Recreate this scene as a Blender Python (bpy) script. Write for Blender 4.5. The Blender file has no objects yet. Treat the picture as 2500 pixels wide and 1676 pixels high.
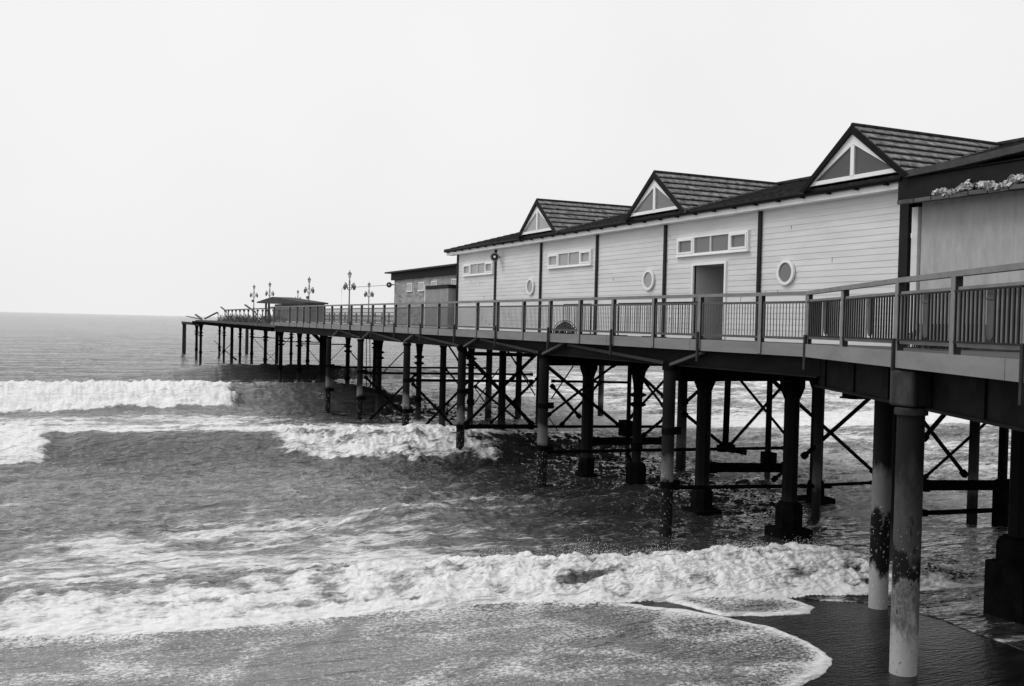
import bpy, bmesh, math, random
import numpy as np
from math import sin, cos, radians, pi, atan2, sqrt, hypot
from mathutils import Vector, Matrix
random.seed(7)
S = bpy.context.scene
COL = S.collection
R = radians

# ------------------------------------------------------------------ camera
cd = bpy.data.cameras.new('camera'); cam = bpy.data.objects.new('camera', cd); COL.objects.link(cam)
cd.sensor_width = 36; cd.lens = 35.0; cd.clip_start = .1; cd.clip_end = 60000
yaw, pit, rho = R(24.5), R(-1.12), R(1.35)
fw = Vector((sin(yaw)*cos(pit), cos(yaw)*cos(pit), sin(pit)))
r0 = Vector((cos(yaw), -sin(yaw), 0)); u0 = r0.cross(fw)
rr = r0*cos(rho)+u0*sin(rho); uu = -r0*sin(rho)+u0*cos(rho)
cam.matrix_world = Matrix(((rr.x, uu.x, -fw.x, 0), (rr.y, uu.y, -fw.y, 0), (rr.z, uu.z, -fw.z, 5.9), (0, 0, 0, 1)))
S.camera = cam

# ------------------------------------------------------------------ sky, sun, exposure
SUN_AZ, SUN_EL = R(-68), R(50)         # sun hidden in bright overcast, to the left over the sea
W = bpy.data.worlds.new('World'); S.world = W; W.use_nodes = True
nt = W.node_tree; N = nt.nodes; Lk = nt.links
bg = N['Background']; bg.inputs['Strength'].default_value = .12
sky = N.new('ShaderNodeTexSky'); sky.sky_type = 'NISHITA'; sky.sun_disc = False
sky.sun_elevation = SUN_EL; sky.sun_rotation = SUN_AZ; sky.dust_density = 6; sky.air_density = 1.5
bw = N.new('ShaderNodeRGBToBW'); Lk.new(sky.outputs[0], bw.inputs[0])
mx = N.new('ShaderNodeMix'); mx.data_type = 'FLOAT'; mx.inputs[0].default_value = .93
Lk.new(bw.outputs[0], mx.inputs[2]); mx.inputs[3].default_value = 5.0     # even overcast layer over the clear sky
tc = N.new('ShaderNodeTexCoord'); nz = N.new('ShaderNodeTexNoise'); nz.inputs['Scale'].default_value = 1.6; nz.inputs['Detail'].default_value = 3
Lk.new(tc.outputs['Generated'], nz.inputs['Vector'])
mr = N.new('ShaderNodeMapRange'); mr.inputs[1].default_value = .3; mr.inputs[2].default_value = .7; mr.inputs[3].default_value = .94; mr.inputs[4].default_value = 1.05
Lk.new(nz.outputs[0], mr.inputs[0])
mu = N.new('ShaderNodeMath'); mu.operation = 'MULTIPLY'; Lk.new(mx.outputs[0], mu.inputs[0]); Lk.new(mr.outputs[0], mu.inputs[1])
Lk.new(mu.outputs[0], bg.inputs['Color'])
sl = bpy.data.lights.new('sun', 'SUN'); sl.energy = .6; sl.angle = R(25); sl.color = (1, 1, 1)
sun = bpy.data.objects.new('sun', sl); COL.objects.link(sun)
sd = Vector((sin(SUN_AZ)*cos(SUN_EL), cos(SUN_AZ)*cos(SUN_EL), sin(SUN_EL)))
sun.rotation_euler = (-sd).to_track_quat('-Z', 'Y').to_euler()
S.view_settings.view_transform = 'Standard'; S.view_settings.look = 'None'; S.view_settings.gamma = 1
S.view_settings.exposure = 0.6

# ------------------------------------------------------------------ helpers
def mat(name, g, rough=.7, var=.25, scale=3, bump=.0, bscale=30, spec=.07, metal=0, stretch=(1, 1, 1), g2=None):
    m = bpy.data.materials.new(name); m.use_nodes = True
    t = m.node_tree; n = t.nodes; l = t.links; b = n['Principled BSDF']
    b.inputs['Roughness'].default_value = rough; b.inputs['Specular IOR Level'].default_value = spec; b.inputs['Metallic'].default_value = metal
    tc = n.new('ShaderNodeTexCoord'); mp = n.new('ShaderNodeMapping'); mp.inputs['Scale'].default_value = stretch
    l.new(tc.outputs['Object'], mp.inputs[0])
    nz = n.new('ShaderNodeTexNoise'); nz.inputs['Scale'].default_value = scale; nz.inputs['Detail'].default_value = 6; nz.inputs['Roughness'].default_value = .65
    l.new(mp.outputs[0], nz.inputs['Vector'])
    cr = n.new('ShaderNodeValToRGB'); e = cr.color_ramp.elements
    a = g*(1-var); c = (g2 if g2 is not None else g*(1+var))
    e[0].position = .3; e[0].color = (a, a, a, 1); e[1].position = .7; e[1].color = (c, c, c, 1)
    l.new(nz.outputs[0], cr.inputs[0]); l.new(cr.outputs[0], b.inputs['Base Color'])
    if bump:
        n2 = n.new('ShaderNodeTexNoise'); n2.inputs['Scale'].default_value = bscale; n2.inputs['Detail'].default_value = 4
        l.new(mp.outputs[0], n2.inputs['Vector'])
        bp = n.new('ShaderNodeBump'); bp.inputs['Strength'].default_value = bump; bp.inputs['Distance'].default_value = .02
        l.new(n2.outputs[0], bp.inputs['Height']); l.new(bp.outputs[0], b.inputs['Normal'])
    return m

class MB:
    def __init__(s): s.v = []; s.f = []
    def add(s, vs, fs):
        k = len(s.v); s.v += [tuple(p) for p in vs]; s.f += [tuple(i+k for i in f) for f in fs]; return s
    def box(s, a, b):
        x0, y0, z0 = a; x1, y1, z1 = b
        return s.add([(x0,y0,z0),(x1,y0,z0),(x1,y1,z0),(x0,y1,z0),(x0,y0,z1),(x1,y0,z1),(x1,y1,z1),(x0,y1,z1)],
                     [(0,3,2,1),(4,5,6,7),(0,1,5,4),(1,2,6,5),(2,3,7,6),(3,0,4,7)])
    def beam(s, p, q, w, h=None, up=(0,0,1)):
        p = Vector(p); q = Vector(q); h = w if h is None else h
        d = (q-p).normalized(); sd = d.cross(Vector(up))
        if sd.length < 1e-4: sd = d.cross(Vector((1,0,0)))
        sd.normalize(); u = sd.cross(d)
        o = [(-1,-1),(1,-1),(1,1),(-1,1)]
        vs = [c+sd*(a*w/2)+u*(b*h/2) for c in (p, q) for a, b in o]
        return s.add(vs, [(0,1,2,3),(7,6,5,4),(0,4,5,1),(1,5,6,2),(2,6,7,3),(3,7,4,0)])
    def tube(s, pts, r, n=8):
        pts = [Vector(p) for p in pts]; rs = r if isinstance(r, (list, tuple)) else [r]*len(pts)
        vs = []; fs = []
        for i, p in enumerate(pts):
            d = (pts[min(i+1, len(pts)-1)]-pts[max(i-1, 0)]).normalized()
            a = d.orthogonal().normalized() if abs(d.z) < .99 else Vector((1, 0, 0)); a = (a-d*a.dot(d)).normalized(); b = d.cross(a)
            vs += [p+a*(rs[i]*cos(2*pi*k/n))+b*(rs[i]*sin(2*pi*k/n)) for k in range(n)]
        for i in range(len(pts)-1):
            for k in range(n):
                fs.append((i*n+k, i*n+(k+1) % n, (i+1)*n+(k+1) % n, (i+1)*n+k))
        fs.append(tuple(range(n))[::-1]); fs.append(tuple(range((len(pts)-1)*n, len(pts)*n)))
        return s.add(vs, fs)
    def lathe(s, prof, c=(0, 0), n=16, rot=0):       # prof: [(r, z)]
        vs = [(c[0]+r*cos(rot+2*pi*k/n), c[1]+r*sin(rot+2*pi*k/n), z) for r, z in prof for k in range(n)]
        fs = [(i*n+k, i*n+(k+1) % n, (i+1)*n+(k+1) % n, (i+1)*n+k) for i in range(len(prof)-1) for k in range(n)]
        fs.append(tuple(range(n))[::-1]); fs.append(tuple(range((len(prof)-1)*n, len(prof)*n)))
        return s.add(vs, fs)
    def prism(s, poly, vec):                            # poly: 3-D points, extruded by vec
        n = len(poly); v = Vector(vec); a = [Vector(p) for p in poly]
        vs = a+[p+v for p in a]
        return s.add(vs, [tuple(range(n)), tuple(range(2*n-1, n-1, -1))]+[(i, i+n, (i+1) % n+n, (i+1) % n) for i in range(n)])
    def build(s, name, m, parent=None, label=None, smooth=False, bevel=0):
        me = bpy.data.meshes.new(name); me.from_pydata(s.v, [], s.f)
        bm = bmesh.new(); bm.from_mesh(me); bmesh.ops.recalc_face_normals(bm, faces=bm.faces); bm.to_mesh(me); bm.free()
        o = bpy.data.objects.new(name, me); COL.objects.link(o); me.materials.append(m)
        if parent is not None:
            o.parent = parent; o.location = -Vector(parent['_o'])
        if label: o['label'] = label
        if smooth:
            me.polygons.foreach_set('use_smooth', [True]*len(me.polygons)); me.set_sharp_from_angle(angle=R(40))
        if bevel:
            b = o.modifiers.new('bevel', 'BEVEL'); b.width = bevel; b.segments = 2; b.limit_method = 'ANGLE'
        return o
def part_of(o):            # let a part carry sub-parts: its children use the same world-based coordinates
    o['_o'] = (0, 0, 0); return o
def thing(name, label, cat, loc=(0, 0, 0), group=None):
    o = bpy.data.objects.new(name, None); COL.objects.link(o); o.location = loc; o['_o'] = tuple(loc); o.empty_display_size = .2
    o['label'] = label; o['category'] = cat
    if group: o['group'] = group
    return o
def tag(o, label, cat, group=None):
    o['label'] = label; o['category'] = cat
    if group: o['group'] = group
    return o
def structure(o): o['kind'] = 'structure'; return o
# ------------------------------------------------------------------ noise on arrays
def _grad(ix, iy, seed):
    h = (ix.astype(np.int64)*374761393 + iy.astype(np.int64)*668265263 + seed*974634777) & 0xFFFFFFFF
    h = ((h ^ (h >> 13))*1274126177) & 0xFFFFFFFF; h = h ^ (h >> 16)
    a = (h & 0xFFFF)/65536.0*2*np.pi
    return np.cos(a), np.sin(a)
def perlin(x, y, seed=0):
    x0 = np.floor(x); y0 = np.floor(y); fx = x-x0; fy = y-y0
    u = fx*fx*fx*(fx*(fx*6-15)+10); v = fy*fy*fy*(fy*(fy*6-15)+10)
    def g(dx, dy):
        gx, gy = _grad(x0+dx, y0+dy, seed); return gx*(fx-dx)+gy*(fy-dy)
    return ((g(0,0)*(1-u)+g(1,0)*u)*(1-v)+(g(0,1)*(1-u)+g(1,1)*u)*v)*1.5
def fbm(x, y, o=4, seed=0, gain=.5):
    t = 0; a = 1; s = 0
    for i in range(o):
        t = t+a*perlin(x*2**i, y*2**i, seed+i*17); s += a; a *= gain
    return t/s
def ridge(x, y, o=3, seed=0):
    t = 0; a = 1; s = 0
    for i in range(o):
        t = t+a*(1-2*np.abs(perlin(x*2**i, y*2**i, seed+i*17))); s += a; a *= .5
    return t/s
def sstep(a, b, x):
    t = np.clip((x-a)/(b-a), 0, 1); return t*t*(3-2*t)

def poly_sd(P, X, Y):       # signed distance, positive inside
    P = np.array(P); n = len(P); d = np.full(X.shape, 1e9); ins = np.zeros(X.shape, bool)
    for i in range(n):
        ax, ay = P[i]; bx, by = P[(i+1) % n]; ex, ey = bx-ax, by-ay
        t = np.clip(((X-ax)*ex+(Y-ay)*ey)/(ex*ex+ey*ey), 0, 1)
        d = np.minimum(d, np.hypot(X-ax-t*ex, Y-ay-t*ey))
        c = (ay > Y) != (by > Y)
        ins ^= c & (X < (bx-ax)*(Y-ay)/((by-ay) if by != ay else 1e-9)+ax)
    return np.where(ins, d, -d)

SWASH = [(-40, 24), (5.71, 19.9), (6.64, 19.9), (7.46, 19.8), (8.87, 19.4), (10.75, 18.6), (12.08, 17.45), (12.47, 16.52), (12.92, 15.75), (12.97, 14.89), (12.84, 14.16), (12.55, 13.55), (11.97, 12.99), (11.43, 12.83), (10.63, 12.4), (9, 10.8), (6, 8.2), (0, 6), (-40, 2)]
LOBE2 = [(12.0, 18.6), (14.58, 17.5), (14.84, 16.9), (14.74, 16.49), (14.33, 16.15), (13.6, 16.26), (12.45, 16.7)]
FILM = [(14.6, 18.4), (15.28, 16.92), (16.0, 16.5), (16.4, 15.69), (16.52, 14.72), (16.3, 13.81), (16.29, 13.06), (16.02, 11.62), (15.6, 9), (60, 4), (60, 30), (14, 30)]
LOX = [-40, -.88, 1.44, 2.65, 4.29, 6.51, 8.8, 10.71, 12.35, 14.6, 15.55, 17, 60]
LOY = [21, 19.94, 19.3, 19.08, 19.12, 18.94, 18.81, 18.17, 17.84, 17.13, 16.9, 16.4, 14]
HIX = [-40, -1, 4.3, 6.3, 6.9, 8.94, 11.3, 14, 16, 18.4, 20, 60]
HIY = [24.5, 23.0, 22.7, 22.2, 21.6, 21.5, 20.7, 20.3, 20.1, 19.9, 19.2, 17]
C2X = [-60, -3, 0, 1.5, 4, 7, 9, 11, 13, 16, 20, 30, 60]
C2Y = [46, 45.8, 45.1, 44.0, 43.4, 43.2, 43.3, 42.6, 41.3, 41.6, 42, 42, 42]

def sand_z(X, Y):
    s = -.032*(Y-16.2)
    return np.maximum(s, -3)+.012*fbm(X/1.4, Y/1.4, 3, 91)

def sea_fields(X, Y):
    Rr = np.hypot(X, Y)
    far = np.clip(60/np.maximum(Rr, 1), .15, 1)
    deep = sstep(19, 30, Y)
    # swell and chop
    w = 2.2*fbm(X/19, Y/15, 2, 3)
    z = .17*np.sin(2*pi*(Y+w*2)/12.5)*sstep(26, 60, Y)
    z = z+.10*ridge(X/5.5+fbm(X/9, Y/9, 2, 8), Y/2.4, 3, 11)*(.25+.75*deep)
    z = z+.055*fbm(X/1.5, Y/.75, 3, 29)*(.35+.65*deep)
    z = z+.075*ridge(X/.9, Y/.42, 3, 57)*np.clip(45/np.maximum(Rr, 1), 0, 1)*(.3+.7*deep)
    mid = sstep(23, 28, Y)*(1-sstep(70, 110, Y))
    z = z+mid*(.11*ridge(X/2.6+.8*fbm(X/3, Y/3, 2, 160), Y/1.25, 3, 161)+.075*ridge(X/1.3, Y/.6, 3, 162))
    z = z*np.clip(600/np.maximum(Rr, 1), 0, 1)
    foam_and_glare = .06+.10*fbm(X/14, Y/5, 3, 71)
    foam_and_glare = foam_and_glare+.12*sstep(.45, .8, ridge(X/9, Y/3.0, 3, 77))*sstep(60, 75, Y)
    # swell under the pier, far
    Yc = 101+1.5*fbm(X/9, Y*0, 2, 5); win = sstep(6, 15, X)*(1-sstep(34, 44, X))
    d = Y-Yc
    z = z+1.0*win*np.where(d < 0, np.exp(-(d/2.2)**2), np.exp(-(d/6)**2)); foam_and_glare = foam_and_glare-.2*win*np.exp(-((d+1.5)/3)**2)
    # breaker one
    Yc = 68.2+.9*fbm(X/6, Y*0, 2, 15)+.35*fbm(X/1.6, Y/1.6, 3, 16); d = Y-Yc
    win = 1-sstep(17, 27, X); br = 1-sstep(9.9, 10.9, X+.9*fbm(X*0, Y/1.3, 2, 33)+.12*(67-Y))
    prof = np.where(d < 0, np.exp(-(d/(1.5+1.6*br))**2), np.exp(-(d/4.5)**2))
    z = z*(1-.15*win*prof)+1.25*win*prof+.06*win*fbm(X/1.1, Y/1.1, 3, 180)
    fb = br*sstep(-5.0, -4.2, d+1.5*fbm(X/2.5, Y/2.5, 4, 44))*(1-sstep(.6, 2.0, d))
    z = z+.30*fb*fbm(X/.9, Y/.9, 4, 51)+.12*fb*ridge(X/.5, Y/.5, 2, 52)
    foam_and_glare = foam_and_glare*(1-.8*win*prof)+1.2*fb
    # streaked froth between the breakers
    s = sstep(43, 46, Y)*(1-sstep(60, 64, Y))*(1-sstep(8, 15, X)*sstep(50, 56, Y))
    foam_and_glare = foam_and_glare+s*(.58+.5*fbm(X/7, Y/2, 3, 62)+.12*sstep(50, 45, Y))
    # breaker two
    Yc = np.interp(X, C2X, C2Y)+.5*fbm(X/2.2, Y/6, 3, 81); d = Y-Yc
    prof = np.where(d < 0, np.exp(-(d/2.1)**2), np.exp(-(d/4.0)**2)); win = 1-.5*sstep(14, 22, X)
    z = z*(1-.25*prof)+1.0*win*prof
    face = sstep(-9, -3, d)*(1-sstep(-.7, .1, d))*(1-sstep(18, 24, X))
    foam_and_glare = foam_and_glare*(1-.95*face)-.15*face
    crest = sstep(-.75, -.2, d+.7*fbm(X/1.1, Y/.7, 4, 83))*(1-sstep(.8, 2.2, d))
    foam_and_glare = foam_and_glare+.85*crest*(.75+.7*fbm(X/2.4, Y/3, 2, 85))*(1-sstep(16, 21, X))
    fb = sstep(7.0, 9.5, X)*(1-sstep(16.5, 20, X))*sstep(-3.6, -2.6, d+1.5*fbm(X/1.3, Y/1.3, 4, 86))*(1-sstep(3.5, 5.5, d))
    lump = np.exp(-(((X-10.2)/.8)**2+((Y-42.6)/.6)**2))
    z = z+fb*(.25*fbm(X/.8, Y/.8, 4, 88)+.12*ridge(X/.4, Y/.4, 2, 89)); foam_and_glare = foam_and_glare+(.85+.4*fbm(X/1.2, Y/.7, 3, 87))*fb*(1-.8*lump)
    ch = (1-sstep(-1.1, -.2, X+.35*(Y-46)*.3+.4*fbm(X/.8, Y/.8, 3, 90)))*sstep(40.5, 42, Y)*(1-sstep(54, 57, Y))
    z = z+ch*(.25*fbm(X/.8, Y/.8, 4, 93)+.1); foam_and_glare = foam_and_glare+.95*ch
    # broken lumps between breaker two and the bore
    b3 = np.exp(-(((X-9.6)/2.6)**2+((Y-27.2)/1.4)**2)); z = z+.38*b3*(1+.5*fbm(X/.8, Y/.8, 3, 95)); foam_and_glare = foam_and_glare+.35*b3*sstep(-.2, .3, Y-26.9+.5*fbm(X, Y, 3, 96))
    foam_and_glare = foam_and_glare+(.22+.2*fbm(X/5, Y/2.2, 3, 131))*sstep(39, 31, Y)*sstep(20, 24, Y)*(1-sstep(8, 24, X)*.6)+(.32+.3*fbm(X/3, Y/1.2, 3, 133))*sstep(31, 24, Y)*(1-sstep(6, 12, X))
    foam_and_glare = foam_and_glare+.58*sstep(18.5, 25, X-.12*(Y-20))*sstep(18, 22, Y)*(1-sstep(85, 140, Y))*(.8+.9*fbm(X/7, Y/3, 3, 135))  # bright glare on the water beyond the piles, painted as extra froth
    foam_and_glare = foam_and_glare+.09*sstep(70, 90, Y)+.13*fbm(X/22, Y/14, 3, 170)*sstep(70, 90, Y)
    # bore
    lo = np.interp(X, LOX, LOY)+.22*fbm(X/1.1, Y/1.1, 4, 101); hi = np.interp(X, HIX, HIY)+.8*fbm(X/.9, Y/.9, 4, 103)
    u = (Y-lo)/(hi-lo); wb = 1-sstep(16.3, 21.5, X)
    left = 1-sstep(3, 8, X)
    inb = sstep(0, .05, u)*(1-sstep(.95-.3*left, 1.12+.5*left, u))
    hgt = (.46-.22*left)*wb
    bill = fbm(X/.7, Y/.7, 4, 105); bil2 = ridge(X/.35, Y/.35, 3, 107)
    zb = hgt*sstep(-.05, .75, u)*(1-sstep(.85, 1.3, u))+(.17*bill+.06*bil2+.05*fbm(X/.16, Y/.16, 2, 108))*inb*(.35+.65*wb)*(1-.45*left)*sstep(0, .3, u)
    z = z*(1-.6*sstep(-.3, .3, u)*(1-sstep(1, 1.6, u)))+np.maximum(zb, 0)*(u > -.2)
    foam_and_glare = foam_and_glare*(1-inb)+inb*((.20+.60*wb)+.6*bill-.40*left*sstep(.30, .95, u)+.3*sstep(.3, .05, u))
    hole = np.exp(-(((X-11.0)/.75)**2+((Y-19.4)/.22)**2)); foam_and_glare = foam_and_glare-.75*hole; z = z-.12*hole
    # swash on the sand
    sz = sand_z(X, Y); sw = np.zeros_like(z)
    m = Y < np.maximum(lo+.5, 17.6)
    m &= Rr < 80
    z = np.where(Rr < 80, np.maximum(z, np.where(Y > lo, sz+.02, -9)), z)
    xs, ys = X[m], Y[m]
    jx = .12*fbm(xs/.6, ys/.6, 3, 111); xs2 = xs+jx; ys2 = ys+.12*fbm(xs/.6, ys/.6, 3, 113)
    d1 = poly_sd(SWASH, xs2, ys2); d2 = poly_sd(LOBE2, xs2, ys2); d3 = poly_sd(FILM, xs, ys)
    dd = np.maximum(d1, d2); d4 = np.maximum(dd, d3)
    below = (ys < np.interp(xs, LOX, LOY)+.25)
    film = sz[m]+.022*sstep(-.0, .12, dd)+.014*np.exp(-((dd-.12)/.12)**2)+.006*fbm(xs/.25, ys/.18, 3, 117)*(dd > 0)
    film3 = sz[m]+.012+.012*fbm(xs/.35, ys/.16, 3, 118)
    zz = np.where(dd > 0, film, np.where(d3 > 0, film3, sz[m]-.12))
    tt = sstep(-.15, .55, ys-np.interp(xs, LOX, LOY)+.15*fbm(xs/.5, ys/.5, 2, 140)); z[m] = zz*(1-tt)+np.maximum(z[m], zz)*tt
    ring = np.exp(-(np.maximum(dd, 0)/.22)**2)*(dd > -.02)
    arcs = .22*sstep(.3, .8, ridge(xs/3.0+.5*fbm(xs/2, ys/2, 2, 121), ys/2.2, 2, 119))+.22*fbm(xs/2.2, ys/1.1, 3, 120)
    f1 = .33+arcs+.75*ring+.15*np.exp(-(np.maximum(dd, 0)/.9)**2)
    f1 = np.where(dd > 0, f1, .22+.42*fbm(xs/1.6, ys/.45+xs*.5, 4, 122)+.25*np.exp(-(d3/.10)**2)*(d3 > 0)*sstep(.1, .3, fbm(xs/1.5, ys/1.5, 2, 130)))
    foam_and_glare[m] = np.where(below, f1, foam_and_glare[m])
    sw[m] = np.where(below & (dd > 0), 1, 0)
    murk_and_face_shade = (1-sstep(7, 16, X+.8*fbm(X/4, Y/4, 2, 150)+.10*(30-Y)))*(1-sstep(60, 90, Y)*.6)*(1-.6*face)  # lowered on breaker two's face so the colour carries its shade
    return z, foam_and_glare, sw, murk_and_face_shade

def grid_mesh(name, X, Y, Z, attrs):
    nr, nc = X.shape
    me = bpy.data.meshes.new(name)
    me.vertices.add(nr*nc); co = np.stack([X, Y, Z], -1).astype(np.float32).reshape(-1); me.vertices.foreach_set('co', co)
    i = np.arange(nr*nc).reshape(nr, nc)
    q = np.stack([i[:-1, :-1], i[:-1, 1:], i[1:, 1:], i[1:, :-1]], -1).reshape(-1, 4)
    me.loops.add(q.size); me.loops.foreach_set('vertex_index', q.reshape(-1).astype(np.int32))
    me.polygons.add(len(q)); me.polygons.foreach_set('loop_start', np.arange(0, q.size, 4, dtype=np.int32))
    me.update(calc_edges=True); me.validate()
    me.polygons.foreach_set('use_smooth', np.ones(len(q), bool))
    for k, a in attrs.items():
        at = me.attributes.new(k, 'FLOAT', 'POINT'); at.data.foreach_set('value', a.astype(np.float32).reshape(-1))
    o = bpy.data.objects.new(name, me); COL.objects.link(o); return o

ph = np.concatenate([np.linspace(-75, -5, 90, endpoint=False), np.linspace(-5, 54, 1080, endpoint=False), np.linspace(54, 120, 110)])
inv = np.concatenate([np.linspace(1/6.0, 1/15.0, 60, endpoint=False), np.linspace(1/15.0, 1/160., 680, endpoint=False), np.linspace(1/160., 1/1500., 70, endpoint=False), np.linspace(1/1500., 1/25000., 14)])
PH, RG = np.meshgrid(np.radians(ph), 1/inv)
X = RG*np.sin(PH); Y = RG*np.cos(PH)
Z, FO, SW, MK = sea_fields(X, Y)
sea = grid_mesh('sea', X, Y, Z, {'foam_and_glare': np.clip(FO, -.5, 1.3), 'swash': SW, 'murk_and_face_shade': MK}); structure(sea)  # foam holds real froth plus the glare painted beyond the piles
sx, sy = np.meshgrid(np.concatenate([[-30000, -3000, -300], np.linspace(-60, 80, 500), [300, 3000, 30000]]), np.concatenate([[-30000, -3000, -200], np.linspace(-20, 60, 400), [300, 3000, 30000]]))
sand = grid_mesh('beach_sand', sx, sy, np.minimum(sand_z(sx, sy), 3.2)-.0, {}); structure(sand)

def sea_mat():
    m = bpy.data.materials.new('sea_water'); m.use_nodes = True; t = m.node_tree; n = t.nodes; l = t.links; b = n['Principled BSDF']
    def node(k, **kw):
        x = n.new(k)
        for a, v in kw.items(): setattr(x, a, v)
        return x
    def math(op, a, c, clamp=False):
        x = node('ShaderNodeMath', operation=op, use_clamp=clamp)
        for i, v in enumerate((a, c)):
            if isinstance(v, (int, float)): x.inputs[i].default_value = v
            else: l.new(v, x.inputs[i])
        return x.outputs[0]
    def noise(sc, det, stretch, dist=0, rough=.6):
        mp = node('ShaderNodeMapping'); mp.inputs['Scale'].default_value = stretch; l.new(tc.outputs['Object'], mp.inputs[0])
        x = node('ShaderNodeTexNoise'); x.inputs['Scale'].default_value = sc; x.inputs['Detail'].default_value = det; x.inputs['Roughness'].default_value = rough; x.inputs['Distortion'].default_value = dist
        l.new(mp.outputs[0], x.inputs['Vector']); return x.outputs[0]
    tc = node('ShaderNodeTexCoord')
    fa = node('ShaderNodeAttribute', attribute_name='foam_and_glare').outputs['Fac']; sa = node('ShaderNodeAttribute', attribute_name='swash').outputs['Fac']
    na = noise(1.1, 9, (.45, 1.5, 1), .6, .72); nb = noise(4.2, 6, (.40, 1.7, 1), .8, .7)
    n1 = math('ADD', math('MULTIPLY', na, .62), math('MULTIPLY', nb, .38))        # streaks along the crests
    n2 = noise(15, 5, (.8, 1.15, 1), .3, .8)             # speckled froth of the swash
    mixn = node('ShaderNodeMix', data_type='FLOAT'); l.new(sa, mixn.inputs[0]); l.new(n1, mixn.inputs[2]); l.new(n2, mixn.inputs[3])
    k = math('SUBTRACT', mixn.outputs[0], .5)
    v = math('ADD', fa, math('MULTIPLY', k, 2.9))
    mr = node('ShaderNodeMapRange', interpolation_type='SMOOTHSTEP'); l.new(v, mr.inputs[0]); mr.inputs[1].default_value = .34; mr.inputs[2].default_value = .80
    ff = mr.outputs[0]
    n3 = noise(.25, 5, (.35, 1.6, 1), .4)
    cw = node('ShaderNodeMapRange'); l.new(n3, cw.inputs[0]); cw.inputs[1].default_value = .3; cw.inputs[2].default_value = .7; cw.inputs[3].default_value = SEA_LO; cw.inputs[4].default_value = SEA_HI
    mk = node('ShaderNodeAttribute', attribute_name='murk_and_face_shade').outputs['Fac']      # stirred-up sand and air in the shallows, cut on breaker two to paint its dark face
    cm = node('ShaderNodeMix', data_type='FLOAT'); l.new(ff, cm.inputs[0]); l.new(math('ADD', cw.outputs[0], math('MULTIPLY', mk, math('MULTIPLY', n1, .27))), cm.inputs[2]); cm.inputs[3].default_value = .86
    l.new(cm.outputs[0], b.inputs['Base Color'])
    rm = node('ShaderNodeMapRange'); l.new(ff, rm.inputs[0]); rm.inputs[3].default_value = .09; rm.inputs[4].default_value = .9; l.new(rm.outputs[0], b.inputs['Roughness'])
    sm = node('ShaderNodeMapRange'); l.new(ff, sm.inputs[0]); sm.inputs[3].default_value = .5; sm.inputs[4].default_value = .1; l.new(sm.outputs[0], b.inputs['Specular IOR Level'])
    h1 = noise(2.6, 6, (.55, 1.5, 1), .5, .62); h2 = noise(.35, 5, (.4, 1.5, 1), .3, .65)
    b1 = node('ShaderNodeBump'); b1.inputs['Strength'].default_value = .55; b1.inputs['Distance'].default_value = .16; l.new(h1, b1.inputs['Height'])
    b2 = node('ShaderNodeBump'); b2.inputs['Strength'].default_value = .8; b2.inputs['Distance'].default_value = 1.5; l.new(h2, b2.inputs['Height']); l.new(b1.outputs[0], b2.inputs['Normal'])
    b3 = node('ShaderNodeBump'); b3.inputs['Strength'].default_value = .5; b3.inputs['Distance'].default_value = .05; l.new(math('MULTIPLY', ff, n2), b3.inputs['Height']); l.new(b2.outputs[0], b3.inputs['Normal'])
    l.new(b3.outputs[0], b.inputs['Normal'])
    return m
SEA_LO, SEA_HI = .015, .06
sea.data.materials.append(sea_mat())
m = mat('wet_sand', .012, .27, .7, 1.4, bump=.9, bscale=11, spec=.2, stretch=(.35, 1.6, 1))
sand.data.materials.append(m)

# spray thrown up along the bore and the breakers
g = MB(); rs = np.random.RandomState(4)
def spray(n, fx, r0, r1):
    pts = [fx() for _ in range(n)]
    for x, y, z in pts:
        r = rs.uniform(r0, r1); a = rs.uniform(0, 6); b = rs.uniform(-1, 1)
        g.add([(x+r*cos(a), y+r*sin(a), z), (x+r*cos(a+2.1), y+r*sin(a+2.1), z+r*b*.5), (x+r*cos(a+4.2), y+r*sin(a+4.2), z-r*b*.3), (x, y, z+r*1.3)], [(0, 1, 2), (0, 1, 3), (1, 2, 3), (2, 0, 3)])
def f_bore():
    x = rs.uniform(5.5, 17.5); return x, np.interp(x, HIX, HIY)-rs.uniform(-.1, 1.3), .32+abs(rs.normal(0, .15))*(1+.8*sin(x*2.1)*sin(x*.9+1))*(1-max(0, x-14)/7)
def f_br():
    x = rs.uniform(-12, 10.8); return x, 68.3+rs.uniform(-1.6, 1.0), 1.15+abs(rs.normal(0, .16))
def f_mid():
    x = rs.uniform(7.5, 17); return x, np.interp(x, C2X, C2Y)+rs.uniform(-.5, 2.5), .75+abs(rs.normal(0, .14))
spray(16000, f_bore, .003, .011); spray(2500, f_br, .012, .03); spray(2500, f_mid, .006, .018)
o = tag(g.build('sea_spray', mat('spray_white', .85, .9, .02, 1)), 'white spray droplets flying off the crests of the breaking waves', 'spray'); o['kind'] = 'stuff'
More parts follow.
